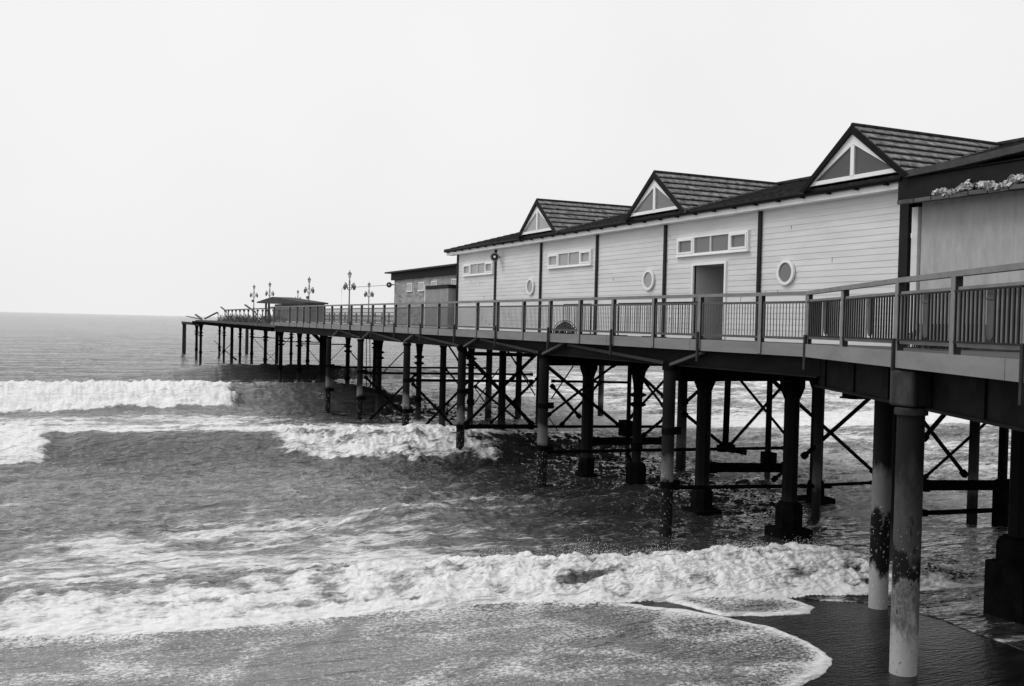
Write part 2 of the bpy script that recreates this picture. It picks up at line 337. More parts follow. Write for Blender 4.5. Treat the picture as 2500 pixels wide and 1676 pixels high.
# ------------------------------------------------------------------ materials
IRON = mat('black_iron', .006, .9, .45, 4, bump=.4, bscale=18, spec=0)
IRON2 = mat('rusted_iron', .03, .75, .5, 5, bump=.4, bscale=18)
GIRD = mat('girder_paint', .013, .6, .4, 2.5, bump=.2, bscale=9, stretch=(1, .4, 1), spec=.03)
FASC = mat('fascia_board', .22, .75, .16, 1.2, bump=.1, stretch=(1, .5, 2.5))
RAILM = mat('railing_paint', .21, .6, .2, 3)
RAILD = mat('shaded_post_and_tie_paint', .035, .6, .25, 3)  # dark copy of the railing paint for shaded post sides, also on the ties
BARM = mat('baluster_paint', .10, .6, .2, 3)
DECKM = mat('deck_planks', .11, .8, .35, 1.2, bump=.2, stretch=(.4, 6, 1))
WHITE = mat('white_paint', .86, .45, .04, 2)
SIDE = mat('painted_siding', .70, .6, .10, 1.3, bump=.06, bscale=14, stretch=(1, .35, 2.2))
DSTRIP = mat('dark_cover_and_shadow_strip', .022, .5, .2, 3)
TILE = mat('mossy_roof_tiles', .07, .85, .5, 5, bump=.6, bscale=24, g2=.34)
TILED = mat('dark_roof_tiles', .016, .85, .5, 5, bump=.6, bscale=16, g2=.055)
GUT = mat('black_gutter', .008, .45, .3, 4)
GLASS = mat('window_glass', .16, .12, .08, .5, spec=.5)
GLASS2 = mat('light_window_glass', .34, .15, .06, .5, spec=.5)
INSIDE = mat('dark_interior', .5, .8, .1, 1)
RENDER = mat('stained_render', .42, .8, .17, 2.4, bump=.3, bscale=22, stretch=(1, 1.8, .5))
BRICK = mat('weathered_brick', .33, .85, .5, 2.2, bump=.2, bscale=20, stretch=(1, .6, 2.2))
BOARD = mat('dark_fascia_panel', .018, .6, .3, 2)
MOSS = mat('dry_moss', .62, .95, .45, 6, bump=.8, bscale=30)
CANV = mat('shelter_roof_felt', .07, .8, .25, 1.5)
OLDW = mat('old_timber', .11, .85, .5, 3, bump=.4, stretch=(1, .4, 1))
LAMPM = mat('lamp_iron', .17, .5, .2, 3)
LGLASS = mat('lamp_glass', .55, .2, .05, 3)
CONC = mat('weedy_concrete', .007, .9, .5, 3, bump=.6, bscale=12, spec=0)

def pile_mat(name, bands, noise_amt=.35, sc=3.0, speck=0, sz=(-.4, 2.0)):
    """wear bands up a pile: bands = [(height, grey)], the edges broken up by noise"""
    m = bpy.data.materials.new(name); m.use_nodes = True; t = m.node_tree; n = t.nodes; l = t.links; b = n['Principled BSDF']
    b.inputs['Roughness'].default_value = .65; b.inputs['Specular IOR Level'].default_value = .03
    tc = n.new('ShaderNodeTexCoord'); sp = n.new('ShaderNodeSeparateXYZ'); l.new(tc.outputs['Object'], sp.inputs[0])
    nz = n.new('ShaderNodeTexNoise'); nz.inputs['Scale'].default_value = sc; nz.inputs['Detail'].default_value = 7; nz.inputs['Roughness'].default_value = .7; mp = n.new('ShaderNodeMapping'); mp.inputs['Scale'].default_value = (1, 1, .45); l.new(tc.outputs['Object'], mp.inputs[0]); l.new(mp.outputs[0], nz.inputs['Vector'])
    a = n.new('ShaderNodeMath'); a.operation = 'MULTIPLY_ADD'; l.new(nz.outputs[0], a.inputs[0]); a.inputs[1].default_value = noise_amt*4; l.new(sp.outputs[2], a.inputs[2])
    mr = n.new('ShaderNodeMapRange'); l.new(a.outputs[0], mr.inputs[0]); mr.inputs[1].default_value = 0+noise_amt*2; mr.inputs[2].default_value = 6+noise_amt*2
    cr = n.new('ShaderNodeValToRGB'); e = cr.color_ramp.elements
    while len(e) > 1: e.remove(e[-1])
    for i, (z, g) in enumerate(bands):
        x = e[0] if i == 0 else e.new(min(z/6, 1)); x.position = max(0, min(z/6, 1)); x.color = (g, g, g, 1)
    l.new(mr.outputs[0], cr.inputs[0]); out = cr.outputs[0]
    if speck:
        n2 = n.new('ShaderNodeTexNoise'); n2.inputs['Scale'].default_value = 17; n2.inputs['Detail'].default_value = 5; l.new(tc.outputs['Object'], n2.inputs['Vector'])
        c2 = n.new('ShaderNodeValToRGB'); c2.color_ramp.elements[0].position = .63; c2.color_ramp.elements[1].position = .66; l.new(n2.outputs[0], c2.inputs[0])
        zr = n.new('ShaderNodeMapRange'); l.new(sp.outputs[2], zr.inputs[0]); zr.inputs[1].default_value = sz[1]-.1; zr.inputs[2].default_value = sz[1]+.1; zr.inputs[3].default_value = 1; zr.inputs[4].default_value = 0
        mm = n.new('ShaderNodeMath'); mm.operation = 'MULTIPLY'; l.new(c2.outputs[0], mm.inputs[0]); l.new(zr.outputs[0], mm.inputs[1])
        mx = n.new('ShaderNodeMix'); mx.data_type = 'RGBA'; l.new(mm.outputs[0], mx.inputs[0]); l.new(out, mx.inputs[6]); mx.inputs[7].default_value = (speck, speck, speck, 1); out = mx.outputs[2]
    l.new(out, b.inputs['Base Color'])
    bp = n.new('ShaderNodeBump'); bp.inputs['Strength'].default_value = .5; bp.inputs['Distance'].default_value = .02; l.new(nz.outputs[0], bp.inputs['Height']); l.new(bp.outputs[0], b.inputs['Normal'])
    return m
PBARN = pile_mat('barnacled_pile', [(0, .02), (1.55, .010), (1.7, .17), (2.1, .13), (2.35, .02), (3.6, .012), (5, .022)], .22, 2.6, .5, (0, 1.9))
PFRONT = pile_mat('scoured_pile', [(0, .42), (.8, .34), (1.3, .10), (1.5, .20), (1.7, .015), (2.2, .015), (2.5, .075), (3.0, .055), (3.7, .022), (5, .018)], .8, 3.4, .22, (0, 2.6))
PSECOND = pile_mat('scoured_pile_two', [(0, .36), (.7, .34), (.9, .012), (2.0, .010), (2.15, .17), (2.7, .14), (3.1, .012), (5, .012)], .4, 2.6, .5, (0, 2.2))
PINNER = pile_mat('iron_pile', [(0, .06), (.8, .03), (1.3, .010), (5, .008)], .3, 3)
PPALE = pile_mat('pale_pile', [(0, .02), (.9, .03), (1.2, .14), (1.8, .05), (3, .02), (5, .015)], .3, 3)

# ------------------------------------------------------------------ pier deck and its edge
DECK_TOP, SOFFIT = 5.58, 5.28
pier = thing('pier_deck', 'long timber pier deck running out over the sea on iron piles', 'pier deck', (16, 60, 5.4))
edge = [(15.36, 80.0), (15.36, 17.75), (13.0, 12.7), (11.35, 9.2), (8.0, 2.1)]
g = MB(); g.prism([(15.40, 80, SOFFIT+.02), (15.40, 17.8, SOFFIT+.02), (13.05, 12.75, SOFFIT+.02), (8.05, 2.15, SOFFIT+.02), (31, 2.15, SOFFIT+.02), (31, 80, SOFFIT+.02)], (0, 0, .25))
g.build('deck_boards', DECKM, pier)
g = MB()
for (x0, y0), (x1, y1) in zip(edge[:-1], edge[1:]):
    n = max(1, int(hypot(x1-x0, y1-y0)/4.2))
    if y0 > 78: n = 14
    for k in range(n):
        a, b = k/n, (k+1)/n
        ln = hypot(x1-x0, y1-y0); e = .008/ln
        g.beam((x0+(x1-x0)*(a+e), y0+(y1-y0)*(a+e), 5.45), (x0+(x1-x0)*(b-e), y0+(y1-y0)*(b-e), 5.45), .06, .29)
g.build('edge_fascia', FASC, pier)
g = MB()
g.beam((15.72, 80, 5.06), (15.72, 17.6, 5.06), .05, .43); g.beam((15.72, 80, 4.85), (15.72, 17.6, 4.85), .24, .035)
g.build('edge_girder', GIRD, pier)
g = MB()
for x in (18.6, 21.2, 23.8, 26.4, 29.6): g.beam((x, 132, 5.05), (x, 14, 5.05), .2, .42)
for y in np.arange(20, 132, 2.6): g.beam((15.9, y, 5.17), (30.6, y, 5.17), .16, .2)
g.build('underdeck_joists', IRON, pier)
# deep girder along the splayed edge
g = MB(); a = Vector((13.62, 12.95, 0)); dv = Vector((-.42, -.907, 0)).normalized()
s0 = Vector((16.05, 17.95, 0))
g.beam(tuple(s0+Vector((0, 0, 4.95))), tuple(Vector((8.7, 2.2, 4.95))), .12, .62); g.beam(tuple(s0+Vector((0, 0, 4.63))), (8.7, 2.2, 4.63), .36, .05)
for k in range(9):
    p = s0+(Vector((8.7, 2.2, 0))-s0)*(k/9+.03); g.beam((p.x-.1, p.y+.05, 4.66), (p.x-.1, p.y+.05, 5.26), .16, .05, up=(1, 0, 0))
g.build('splayed_girder', GIRD, pier)
for yb, zb in ((59.2, 4.84), (52.9, 4.84), (46.2, 4.84), (38.6, 4.86), (32.6, 4.42), (24.0, 4.38), (17.3, 4.40)):
    g = MB(); x0 = 16.2 if zb < 4.6 else 15.9; g.beam((x0, yb, (zb+5.08)/2), (30.4, yb, (zb+5.08)/2), .24, 5.08-zb); g.beam((x0, yb, zb), (30.4, yb, zb), .4, .04); g.build('cross_girder', IRON, pier)
# struts between pile heads and the fascia
PY = [61.2, 54.6, 47.2, 39.2, 31.6, 23.55, 16.0]
for y in PY[:-1]:
    g = MB(); g.beam((15.56, y-.12, 4.86), (15.5, y-1.75, 5.27), .09, .08); g.build('strut', mat('strut_paint', .09) if y == PY[0] else bpy.data.materials['strut_paint'], pier)
for y, yn in zip(PY[1:-1], PY[:-2]):
    g = MB(); g.beam((15.55, y+.2, 4.9), (15.52, yn-2.1, 5.24), .09, .09); g.build('diagonal_tie', RAILD, pier)

# damaged pier head
head = thing('broken_pier_head', 'storm damaged dark timber pier head with broken beams at far end', 'pier head', (18, 106, 5))
g = MB(); g.prism([(15.7, 80.1, 5.0), (15.7, 131, 5.0), (16.5, 132.5, 5.0), (17, 128, 5.0), (30.5, 129, 5.0), (30.5, 80.1, 5.0)], (0, 0, .42)); g.build('deck', OLDW, head)
g = MB(); g.beam((15.6, 132.5, 5.1), (15.6, 80.2, 4.98), .25, .34); g.build('edge_beam', IRON, head)
g = MB(); g.beam((16.5, 131, 4.85), (17.2, 159, 4.85), .3, .36); g.build('stub_beam', IRON2, head)
g = MB()
rnd = random.Random(3)
for k in range(520):
    y = rnd.uniform(80, 113); x = 15.75+rnd.uniform(0, 1.3); h = rnd.uniform(.1, 1.0)*(1 if y < 112 else .6); a = rnd.uniform(-1.2, 1.2); t = rnd.uniform(-.6, .6)
    z0 = 5.3+rnd.uniform(0, .2)
    g.beam((x, y, z0), (x+t*h, y+a*h, z0+h*.8), .035, .035)
tag(g.build('storm_debris', OLDW, None), 'tangle of broken railings and laths lying along the damaged pier head', 'debris')['kind'] = 'stuff'
tm = [((16.2, 126, 5.6), (16.9, 120.5, 6.4), .22, 'thick broken beam rising seaward to the right on the pier head'), ((15.9, 142, 5.85), (16.1, 128, 5.5), .2, 'long pale plank sticking out over the far end of the pier head'),
      ((15.9, 132.5, 6.1), (16.1, 128.5, 5.6), .25, 'short tilted plank lying beside the thick broken beam'), ((15.9, 110.8, 6.95), (16.15, 108.8, 6.5), .16, 'splintered post leaning above the seaward end of the old railing'),
      ((15.65, 94, 7.05), (16.05, 91, 6.4), .18, 'splintered post leaning above the middle of the old railing')]
for p, q, w, lb in tm:
    g = MB(); g.beam(p, q, w, w*.45); g.beam(q, (q[0]+.02, q[1]-.7, q[2]-.25), w*.6, w*.3); tag(g.build('broken_timber', OLDW), lb, 'timber', 'broken timbers on the pier head')

# ------------------------------------------------------------------ railings
POSTS = [(78.74, 0), (72.95, 0), (70.47, 0), (68.4, 0), (66.54, 0), (64.44, 0), (62.56, 0), (60.57, 0), (58.41, 0), (56.11, 1), (53.97, 0), (51.82, 1), (49.74, 0), (47.81, 1), (45.75, 0), (43.84, 1), (41.59, 0), (39.48, 1), (37.11, 0), (35.09, 1), (32.71, 0), (30.56, 1), (28.4, 0), (26.28, 1), (24.01, 0), (21.77, 1), (19.28, 0), (17.63, 1)]
rail = thing('walkway_railing', 'grey painted railing with slim vertical bars along the straight walkway edge', 'railing', (15.3, 45, 5.6))
def post(x, y, tail, parent, w=.1, ang=0, zt=6.72):
    g = MB(); d = Vector((sin(ang), cos(ang), 0)); n = Vector((cos(ang), -sin(ang), 0))
    z0 = 5.02 if tail else 5.32
    p = Vector((x, y, 0))-n*.0
    g.beam(p+Vector((0, 0, z0+.25 if tail else z0)), p+Vector((0, 0, zt)), .11, w, up=tuple(d))
    if tail: g.beam(p-n*.09+Vector((0, 0, z0)), p-n*.09+Vector((0, 0, 5.8)), .05, .07, up=tuple(d))
    g.build('post', RAILD, parent)
    g = MB(); a = p-n*.06; g.beam(a+Vector((0, 0, 5.33)), a+Vector((0, 0, zt-.01)), .014, w+.01, up=tuple(d)); return g.build('lit_post_face', RAILM, parent)  # paler plate added on the outer face, painting the lit side of the post
def panel(p, q, parent, z0=5.72, z1=6.54, sp=.105, bw=(.009, .022), double=False, plate=False, m=BARM):
    p = Vector(p); q = Vector(q); L = (q-p).length; d = (q-p)/L; n = Vector((d.y, -d.x, 0))
    g = MB(); a, b = p+d*.09, q-d*.09
    g.beam((a.x, a.y, z0), (b.x, b.y, z0), .045, .06); g.beam((a.x, a.y, z1), (b.x, b.y, z1), .045, .055)
    g.beam((a.x, a.y, z0), (a.x, a.y, z1), .045, .045, up=tuple(d)); g.beam((b.x, b.y, z0), (b.x, b.y, z1), .045, .045, up=tuple(d))
    k = int((L-.2)/sp); rg = MB()
    for i in range(1, k):
        s = .1+(L-.2)*i/k
        if plate and abs(s-L/2) < .10: continue
        c = p+d*s
        g.beam((c.x, c.y, z0+.03), (c.x, c.y, z1-.03), bw[0], bw[1], up=tuple(d))
        if double:
            c = c+n*.07+d*sp*.5; rg.beam((c.x, c.y, z0+.03), (c.x, c.y, z1-.03), .02, .035, up=tuple(d))
    if double:
        for zz in (z0+.04, z1-.04): rg.beam((a+n*.07)+Vector((0, 0, zz)), (b+n*.07)+Vector((0, 0, zz)), .025, .03)
        rg.build('rear_bars', DSTRIP, parent)
    o = g.build('bar_panel', m, parent)
    if plate:
        g = MB(); c = p+d*(L/2); w = .11
        pts = [(-w, z0+.22), (-w, z1-.02), (w, z1-.02), (w, z0+.22)]+[(w*cos(t), z0+.22-.14*sin(t)) for t in (pi/6, pi/3, pi/2, 2*pi/3, 5*pi/6)]
        g.prism([(c.x+d.x*s-n.x*.02, c.y+d.y*s-n.y*.02, z) for s, z in pts], tuple(n*.03))
        g.beam((c.x-d.x*w*1.05, c.y-d.y*w*1.05, z1-.17), (c.x+d.x*w*1.05, c.y+d.y*w*1.05, z1-.17), .05, .025)
        g.build('centre_plate', BARM, parent)
    return o
RX = 15.36
for i, (y, t) in enumerate(POSTS):
    post(RX, y, t, rail)
    if i: panel((RX, POSTS[i-1][0], 0), (RX, y, 0), rail)
g = MB(); g.beam((RX, 80, 6.755), (RX, 17.63, 6.745), .12, .08); g.build('handrail', RAILM, rail)
rail2 = thing('splayed_railing', 'heavier grey railing with flat centre plates where the walkway splays towards the shore', 'railing', (12, 10, 5.6))
SPL = [(15.36, 17.63, 1), (14.35, 15.42, 0), (13.05, 12.72, 1), (12.12, 10.72, 0), (11.2, 8.75, 1), (10.3, 6.8, 0), (9.4, 4.9, 1), (8.5, 3.0, 0)]
ang = atan2(.42, .907)
for i, (x, y, t) in enumerate(SPL):
    if i: post(x, y, t, rail2, .13, ang, 6.78); panel((SPL[i-1][0], SPL[i-1][1], 0), (x, y, 0), rail2, 5.74, 6.57, .13, (.02, .045), True, True, RAILM)
g = MB(); g.beam((SPL[0][0]-.0, SPL[0][1]+.03, 6.745), (13.05, 12.72, 6.79), .12, .085); g.beam((13.05, 12.72, 6.79), (8.5, 3, 6.80), .12, .085); g.build('handrail', RAILM, rail2)
old = thing('old_pier_railing', 'old ornamental iron railing on the damaged pier head', 'railing', (16.2, 95, 5.5))
g = MB(); g.beam((16.2, 110, 6.62), (16.2, 80.5, 6.72), .1, .09); g.build('handrail', OLDW, old)
for y in np.arange(81, 110, 2.4):
    g = MB(); g.beam((16.2, y, 5.4), (16.2, y, 6.62), .08, .08); g.tube([(16.2, y, 6.4), (16.2, y, 6.6)], [.05, .14], 6); g.build('post', OLDW, old)
far = thing('far_side_railing', 'ornamental iron railing on the far side of the pier beyond the brick building', 'railing', (30, 95, 5.5))
g = MB(); g.beam((30, 134, 6.7), (30, 30, 6.7), .08, .08); g.beam((30, 134, 6.45), (30, 30, 6.45), .05, .05); g.beam((30, 134, 5.75), (30, 30, 5.75), .05, .05); g.build('rails', RAILM, far)
g = MB()
for y in np.arange(62, 134, .32): g.beam((30, y, 5.75), (30, y+.3, 6.45), .03, .03); g.beam((30, y+.3, 5.75), (30, y, 6.45), .03, .03)
g.build('lattice', RAILM, far)
for y in np.arange(62, 134, 2.4): g = MB(); g.beam((30, y, 5.55), (30, y, 6.7), .12, .12); g.build('post', RAILM, far)

# ------------------------------------------------------------------ piles
def outer_pile(x, y, r, m, lb, top=4.84, base=-1.5):
    t = thing('outer_pile', lb, 'pile', (x, y, 0), 'tubular piles along the near edge of the pier')
    g = MB(); g.lathe([(r, base), (r, .2), (r*1.02, 1.2), (r, 2.2), (r, top-.14)], (x, y), 20); g.build('shaft', m, t, smooth=True)
    g = MB(); g.lathe([(r*1.22, top-.14), (r*1.22, top-.04), (r*1.02, top-.01)], (x, y), 20); g.build('head_plate', IRON, t)
    for z in (1.5, 3.0):
        if y > 20:
            g = MB(); g.lathe([(r*1.02, z-.09), (r*1.08, z-.07), (r*1.08, z+.07), (r*1.02, z+.09)], (x, y), 14); g.beam((x+r, y, z), (x+r+.22, y, z), .10, .22); g.build('collar', IRON, t)
outer_pile(15.35, 61.2, .155, PBARN, 'farthest tubular pile of the near edge, slim and dark, white flecked below')
outer_pile(15.45, 54.4, .165, PBARN, 'tubular pile with white flecked foot, second from the sea end of the near edge')
outer_pile(15.55, 46.5, .17, PBARN, 'tubular pile in white surf with pale ring above its foot, third from sea end')
outer_pile(15.5, 39.05, .175, PBARN, 'black barnacled tubular pile beside the dark trough, end of the foaming second breaker')
outer_pile(15.75, 31.75, .185, PBARN, 'tubular pile with flecked black foot left of the square stone footed pier columns')
outer_pile(15.55, 23.45, .175, PBARN, 'tubular pile with flaking pale patch and white speckled black foot, centre right')
outer_pile(16.05, 16.0, .20, PSECOND, 'tubular pile with whitewashed band and pale foot, just left behind the nearest pile', base=-2)
t = thing('outer_pile', 'nearest pile, tall pale stained tube rising from the wet sand', 'pile', (13.15, 12.5, 0), 'tubular piles along the near edge of the pier')
g = MB(); g.lathe([(.225, -1.5), (.225, 0), (.225, 4.55)], (13.15, 12.5), 28); g.build('shaft', PFRONT, t, smooth=True)
g = MB(); g.lathe([(.27, 4.52), (.27, 4.6), (.25, 4.64)], (13.15, 12.5), 24); g.build('head_plate', IRON2, t, smooth=True)
g = MB(); g.box((12.93, 12.25, 4.66), (13.4, 12.8, 5.27)); g.build('head_box', mat('stained_head_box', .045, .6, .5, 2.5, stretch=(2, 2, .6)), t, bevel=.05)

def inner_pile(x, y, w, kind, lb, m=None, ped=None, base=-2.2, top=5.0):
    if ped: top = 4.5
    t = thing('inner_pile', lb, 'pile', (x, y, 0), 'iron piles under the pier deck'); m = m or PINNER; r = w/2
    if kind == 'square':
        g = MB(); z0 = base
        g.lathe([(r*1.12, z0), (r*1.12, top-.5), ], (x, y), 8, pi/8); g.build('shaft', m, t)
        g = MB(); g.lathe([(r*1.12, top-.55), (r*1.75, top-.22), (r*1.75, top)], (x, y), 4, pi/4); g.build('capital', IRON, t)
    else:
        g = MB(); g.lathe([(r*1.08, base), (r*1.05, 1), (r, top-.5)], (x, y), 12); g.build('shaft', m, t, smooth=True)
        if kind == 'ornate':
            g = MB(); g.lathe([(r, top-1.0), (r*1.25, top-.6), (r*1.7, top-.25), (r*2.6, top-.02), (r*2.6, top)], (x, y), 12); g.build('capital', IRON, t, smooth=True)
            for z in (top-1.1, top-1.45):
                g = MB(); g.lathe([(r*1.02, z-.09), (r*1.9, z-.03), (r*1.9, z+.03), (r*1.02, z+.09)], (x, y), 12); g.build('collar', IRON, t, smooth=True)
            g = MB(); g.lathe([(r*1.02, 1.35), (r*1.35, 1.38), (r*1.35, 1.62), (r*1.02, 1.65)], (x, y), 12); g.build('joint_sleeve', IRON, t)
        else:
            g = MB(); g.lathe([(r*1.02, top-.5), (r*1.5, top-.3), (r*1.5, top)], (x, y), 12); g.build('capital', IRON, t)
    if ped:
        z1, pw, fz, fwid = ped
        g = MB(); p = pw/2; g.lathe([(p*1.1, base), (p*1.1, z1-.18), (p*.9, z1-.05), (p*.6, z1)], (x, y), 8, pi/8); g.build('pedestal', CONC, t)
        if fz is not None: g = MB(); f = fwid/2; g.lathe([(f*1.3, base), (f*1.3, fz-.02), (f*1.22, fz)], (x, y), 4, pi/4); g.build('footing', CONC, t)
    return t
IP = [
 (17.46, 158.95, .55, 'plain', 'lone thick timber pile under the stub beam at the very end of the pier', IRON2),
 (16.66, 137.36, .33, 'ornate', 'slim collared pile, first of the pair near the seaward tip'),
 (15.75, 125.81, .30, 'ornate', 'slim collared pile with bracket, second of the pair near the seaward tip'),
 (20.62, 144.5, .28, 'ornate', 'slim far pile between the tip pair and the broken rods'),
 (19.19, 130.5, .28, 'ornate', 'slim collared pile right of the hanging broken rods'),
 (19.08, 123.5, .36, 'plain', 'sturdy plain pile with a flat head under the broken head deck'),
 (19.65, 121.0, .28, 'ornate', 'slim pile just right of the sturdy flat headed pile'),
 (27.51, 162.9, .5, 'plain', 'thick greyish pile far behind the slim ones, ending in open water', IRON2),
 (21.32, 122.7, .33, 'ornate', 'collared pile at the left end of the thin far tie rods'),
 (19.86, 106.2, .34, 'ornate', 'flared head pile reaching into the dark far swell, left'),
 (24.47, 123.4, .42, 'plain', 'thick plain pile between the two flared ones over the far swell'),
 (18.02, 89.1, .33, 'ornate', 'flared head pile standing in the dark far swell, right'),
 (26.37, 124.1, .33, 'ornate', 'collared pile at the right end of the thin far tie rods'),
 (18.94, 85.8, .34, 'ornate', 'flared head pile rising beside the unbroken shoulder of the far breaker'),
 (23.64, 103.1, .33, 'ornate', 'slim back row pile next to two hanging rods'),
 (20.26, 83.1, .42, 'plain', 'thick pile crossed by the slanting timber strut'),
 (21.85, 88.3, .30, 'ornate', 'slim pile close behind the slanting timber strut'),
 (19.71, 72.8, .32, 'ornate', 'flared collared pile between the two farthest tubular piles'),
 (24.8, 82.8, .34, 'ornate', 'slim collared pile in the back row, left of the doubled shaft'),
 (18.35, 60.3, .34, 'ornate', 'collared pile between the second and third tubular piles'),
 (18.48, 53.07, .30, 'ornate', 'slender flared pile in the middle of the first big X brace'),
 (18.84, 50.2, .34, 'plain', 'thick plain pile whose foot stands in white surf'),
 (20.88, 51.2, .32, 'ornate', 'flared collared pile just right of the fourth tubular pile'),
 (22.82, 53.2, .36, 'plain', 'pale edged pile behind the crossing braces', PPALE),
 (20.23, 45.45, .36, 'plain', 'black pile in the thick of the crossing braces, foot in spray'),
 (24.83, 53.4, .35, 'plain', 'dark back pile left of the doubled thin uprights'),
 (24.9, 51.0, .14, 'plain', 'thin left upright of the doubled pair beside the fifth tubular pile'),
 (25.1, 50.2, .17, 'plain', 'thin right upright of the doubled pair beside the fifth tubular pile'),
 (31.0, 54.4, .34, 'plain', 'lone pale ended back row pile with open water round it', PPALE),
 (21.75, 35.8, .17, 'plain', 'slim upright beside the arched pedestal column'),
 (24.85, 30.6, .22, 'plain', 'slim upright on a block, left of the largest pedestal column'),
 (22.85, 33.5, .38, 'plain', 'stout pile directly behind the central tubular pile', PPALE),
 (21.4, 24.0, .26, 'plain', 'pale edged pile between the two right pedestal columns', PPALE),
 (25.81, 22.0, .30, 'plain', 'slender pale footed pile right of the nearest pile', PPALE),
]
for r in IP:
    inner_pile(r[0], r[1], r[2], r[3], r[4], r[5] if len(r) > 5 else None)
inner_pile(18.25, 33.0, .40, 'square', 'square headed column on a low stepped pedestal, leftmost of the pedestal columns', ped=(.95, .55, .32, .68))
inner_pile(19.31, 31.16, .32, 'ornate', 'arched head column on a round shouldered pedestal', ped=(.95, .68, None, 0))
inner_pile(18.53, 25.96, .42, 'square', 'square column on a tall pedestal right of the central tubular pile', ped=(.92, .64, .22, .98))
inner_pile(19.0, 22.4, .40, 'square', 'largest square column on a black pedestal and broad footing, right', ped=(1.05, .72, .28, 1.02))
inner_pile(23.31, 26.18, .40, 'square', 'square column with stepped footing behind the largest pedestal column', ped=(.9, .56, .3, 1.0))
inner_pile(18.97, 18.44, .42, 'plain', 'stout black pile behind the whitewashed pile on the wet sand', base=-1)
inner_pile(26.6, 21.6, .26, 'square', 'slim square column on a bracketed block near the right edge', ped=(1.45, .5, None, 0))
inner_pile(18.2, 14.3, .44, 'square', 'massive black column on a pedestal at the right edge', ped=(1.75, .85, 1.2, 1.0), base=-1)
inner_pile(19.6, 13.6, .44, 'square', 'massive black column half hidden behind the right edge column', ped=(1.6, .8, .9, 1.0), base=-1)
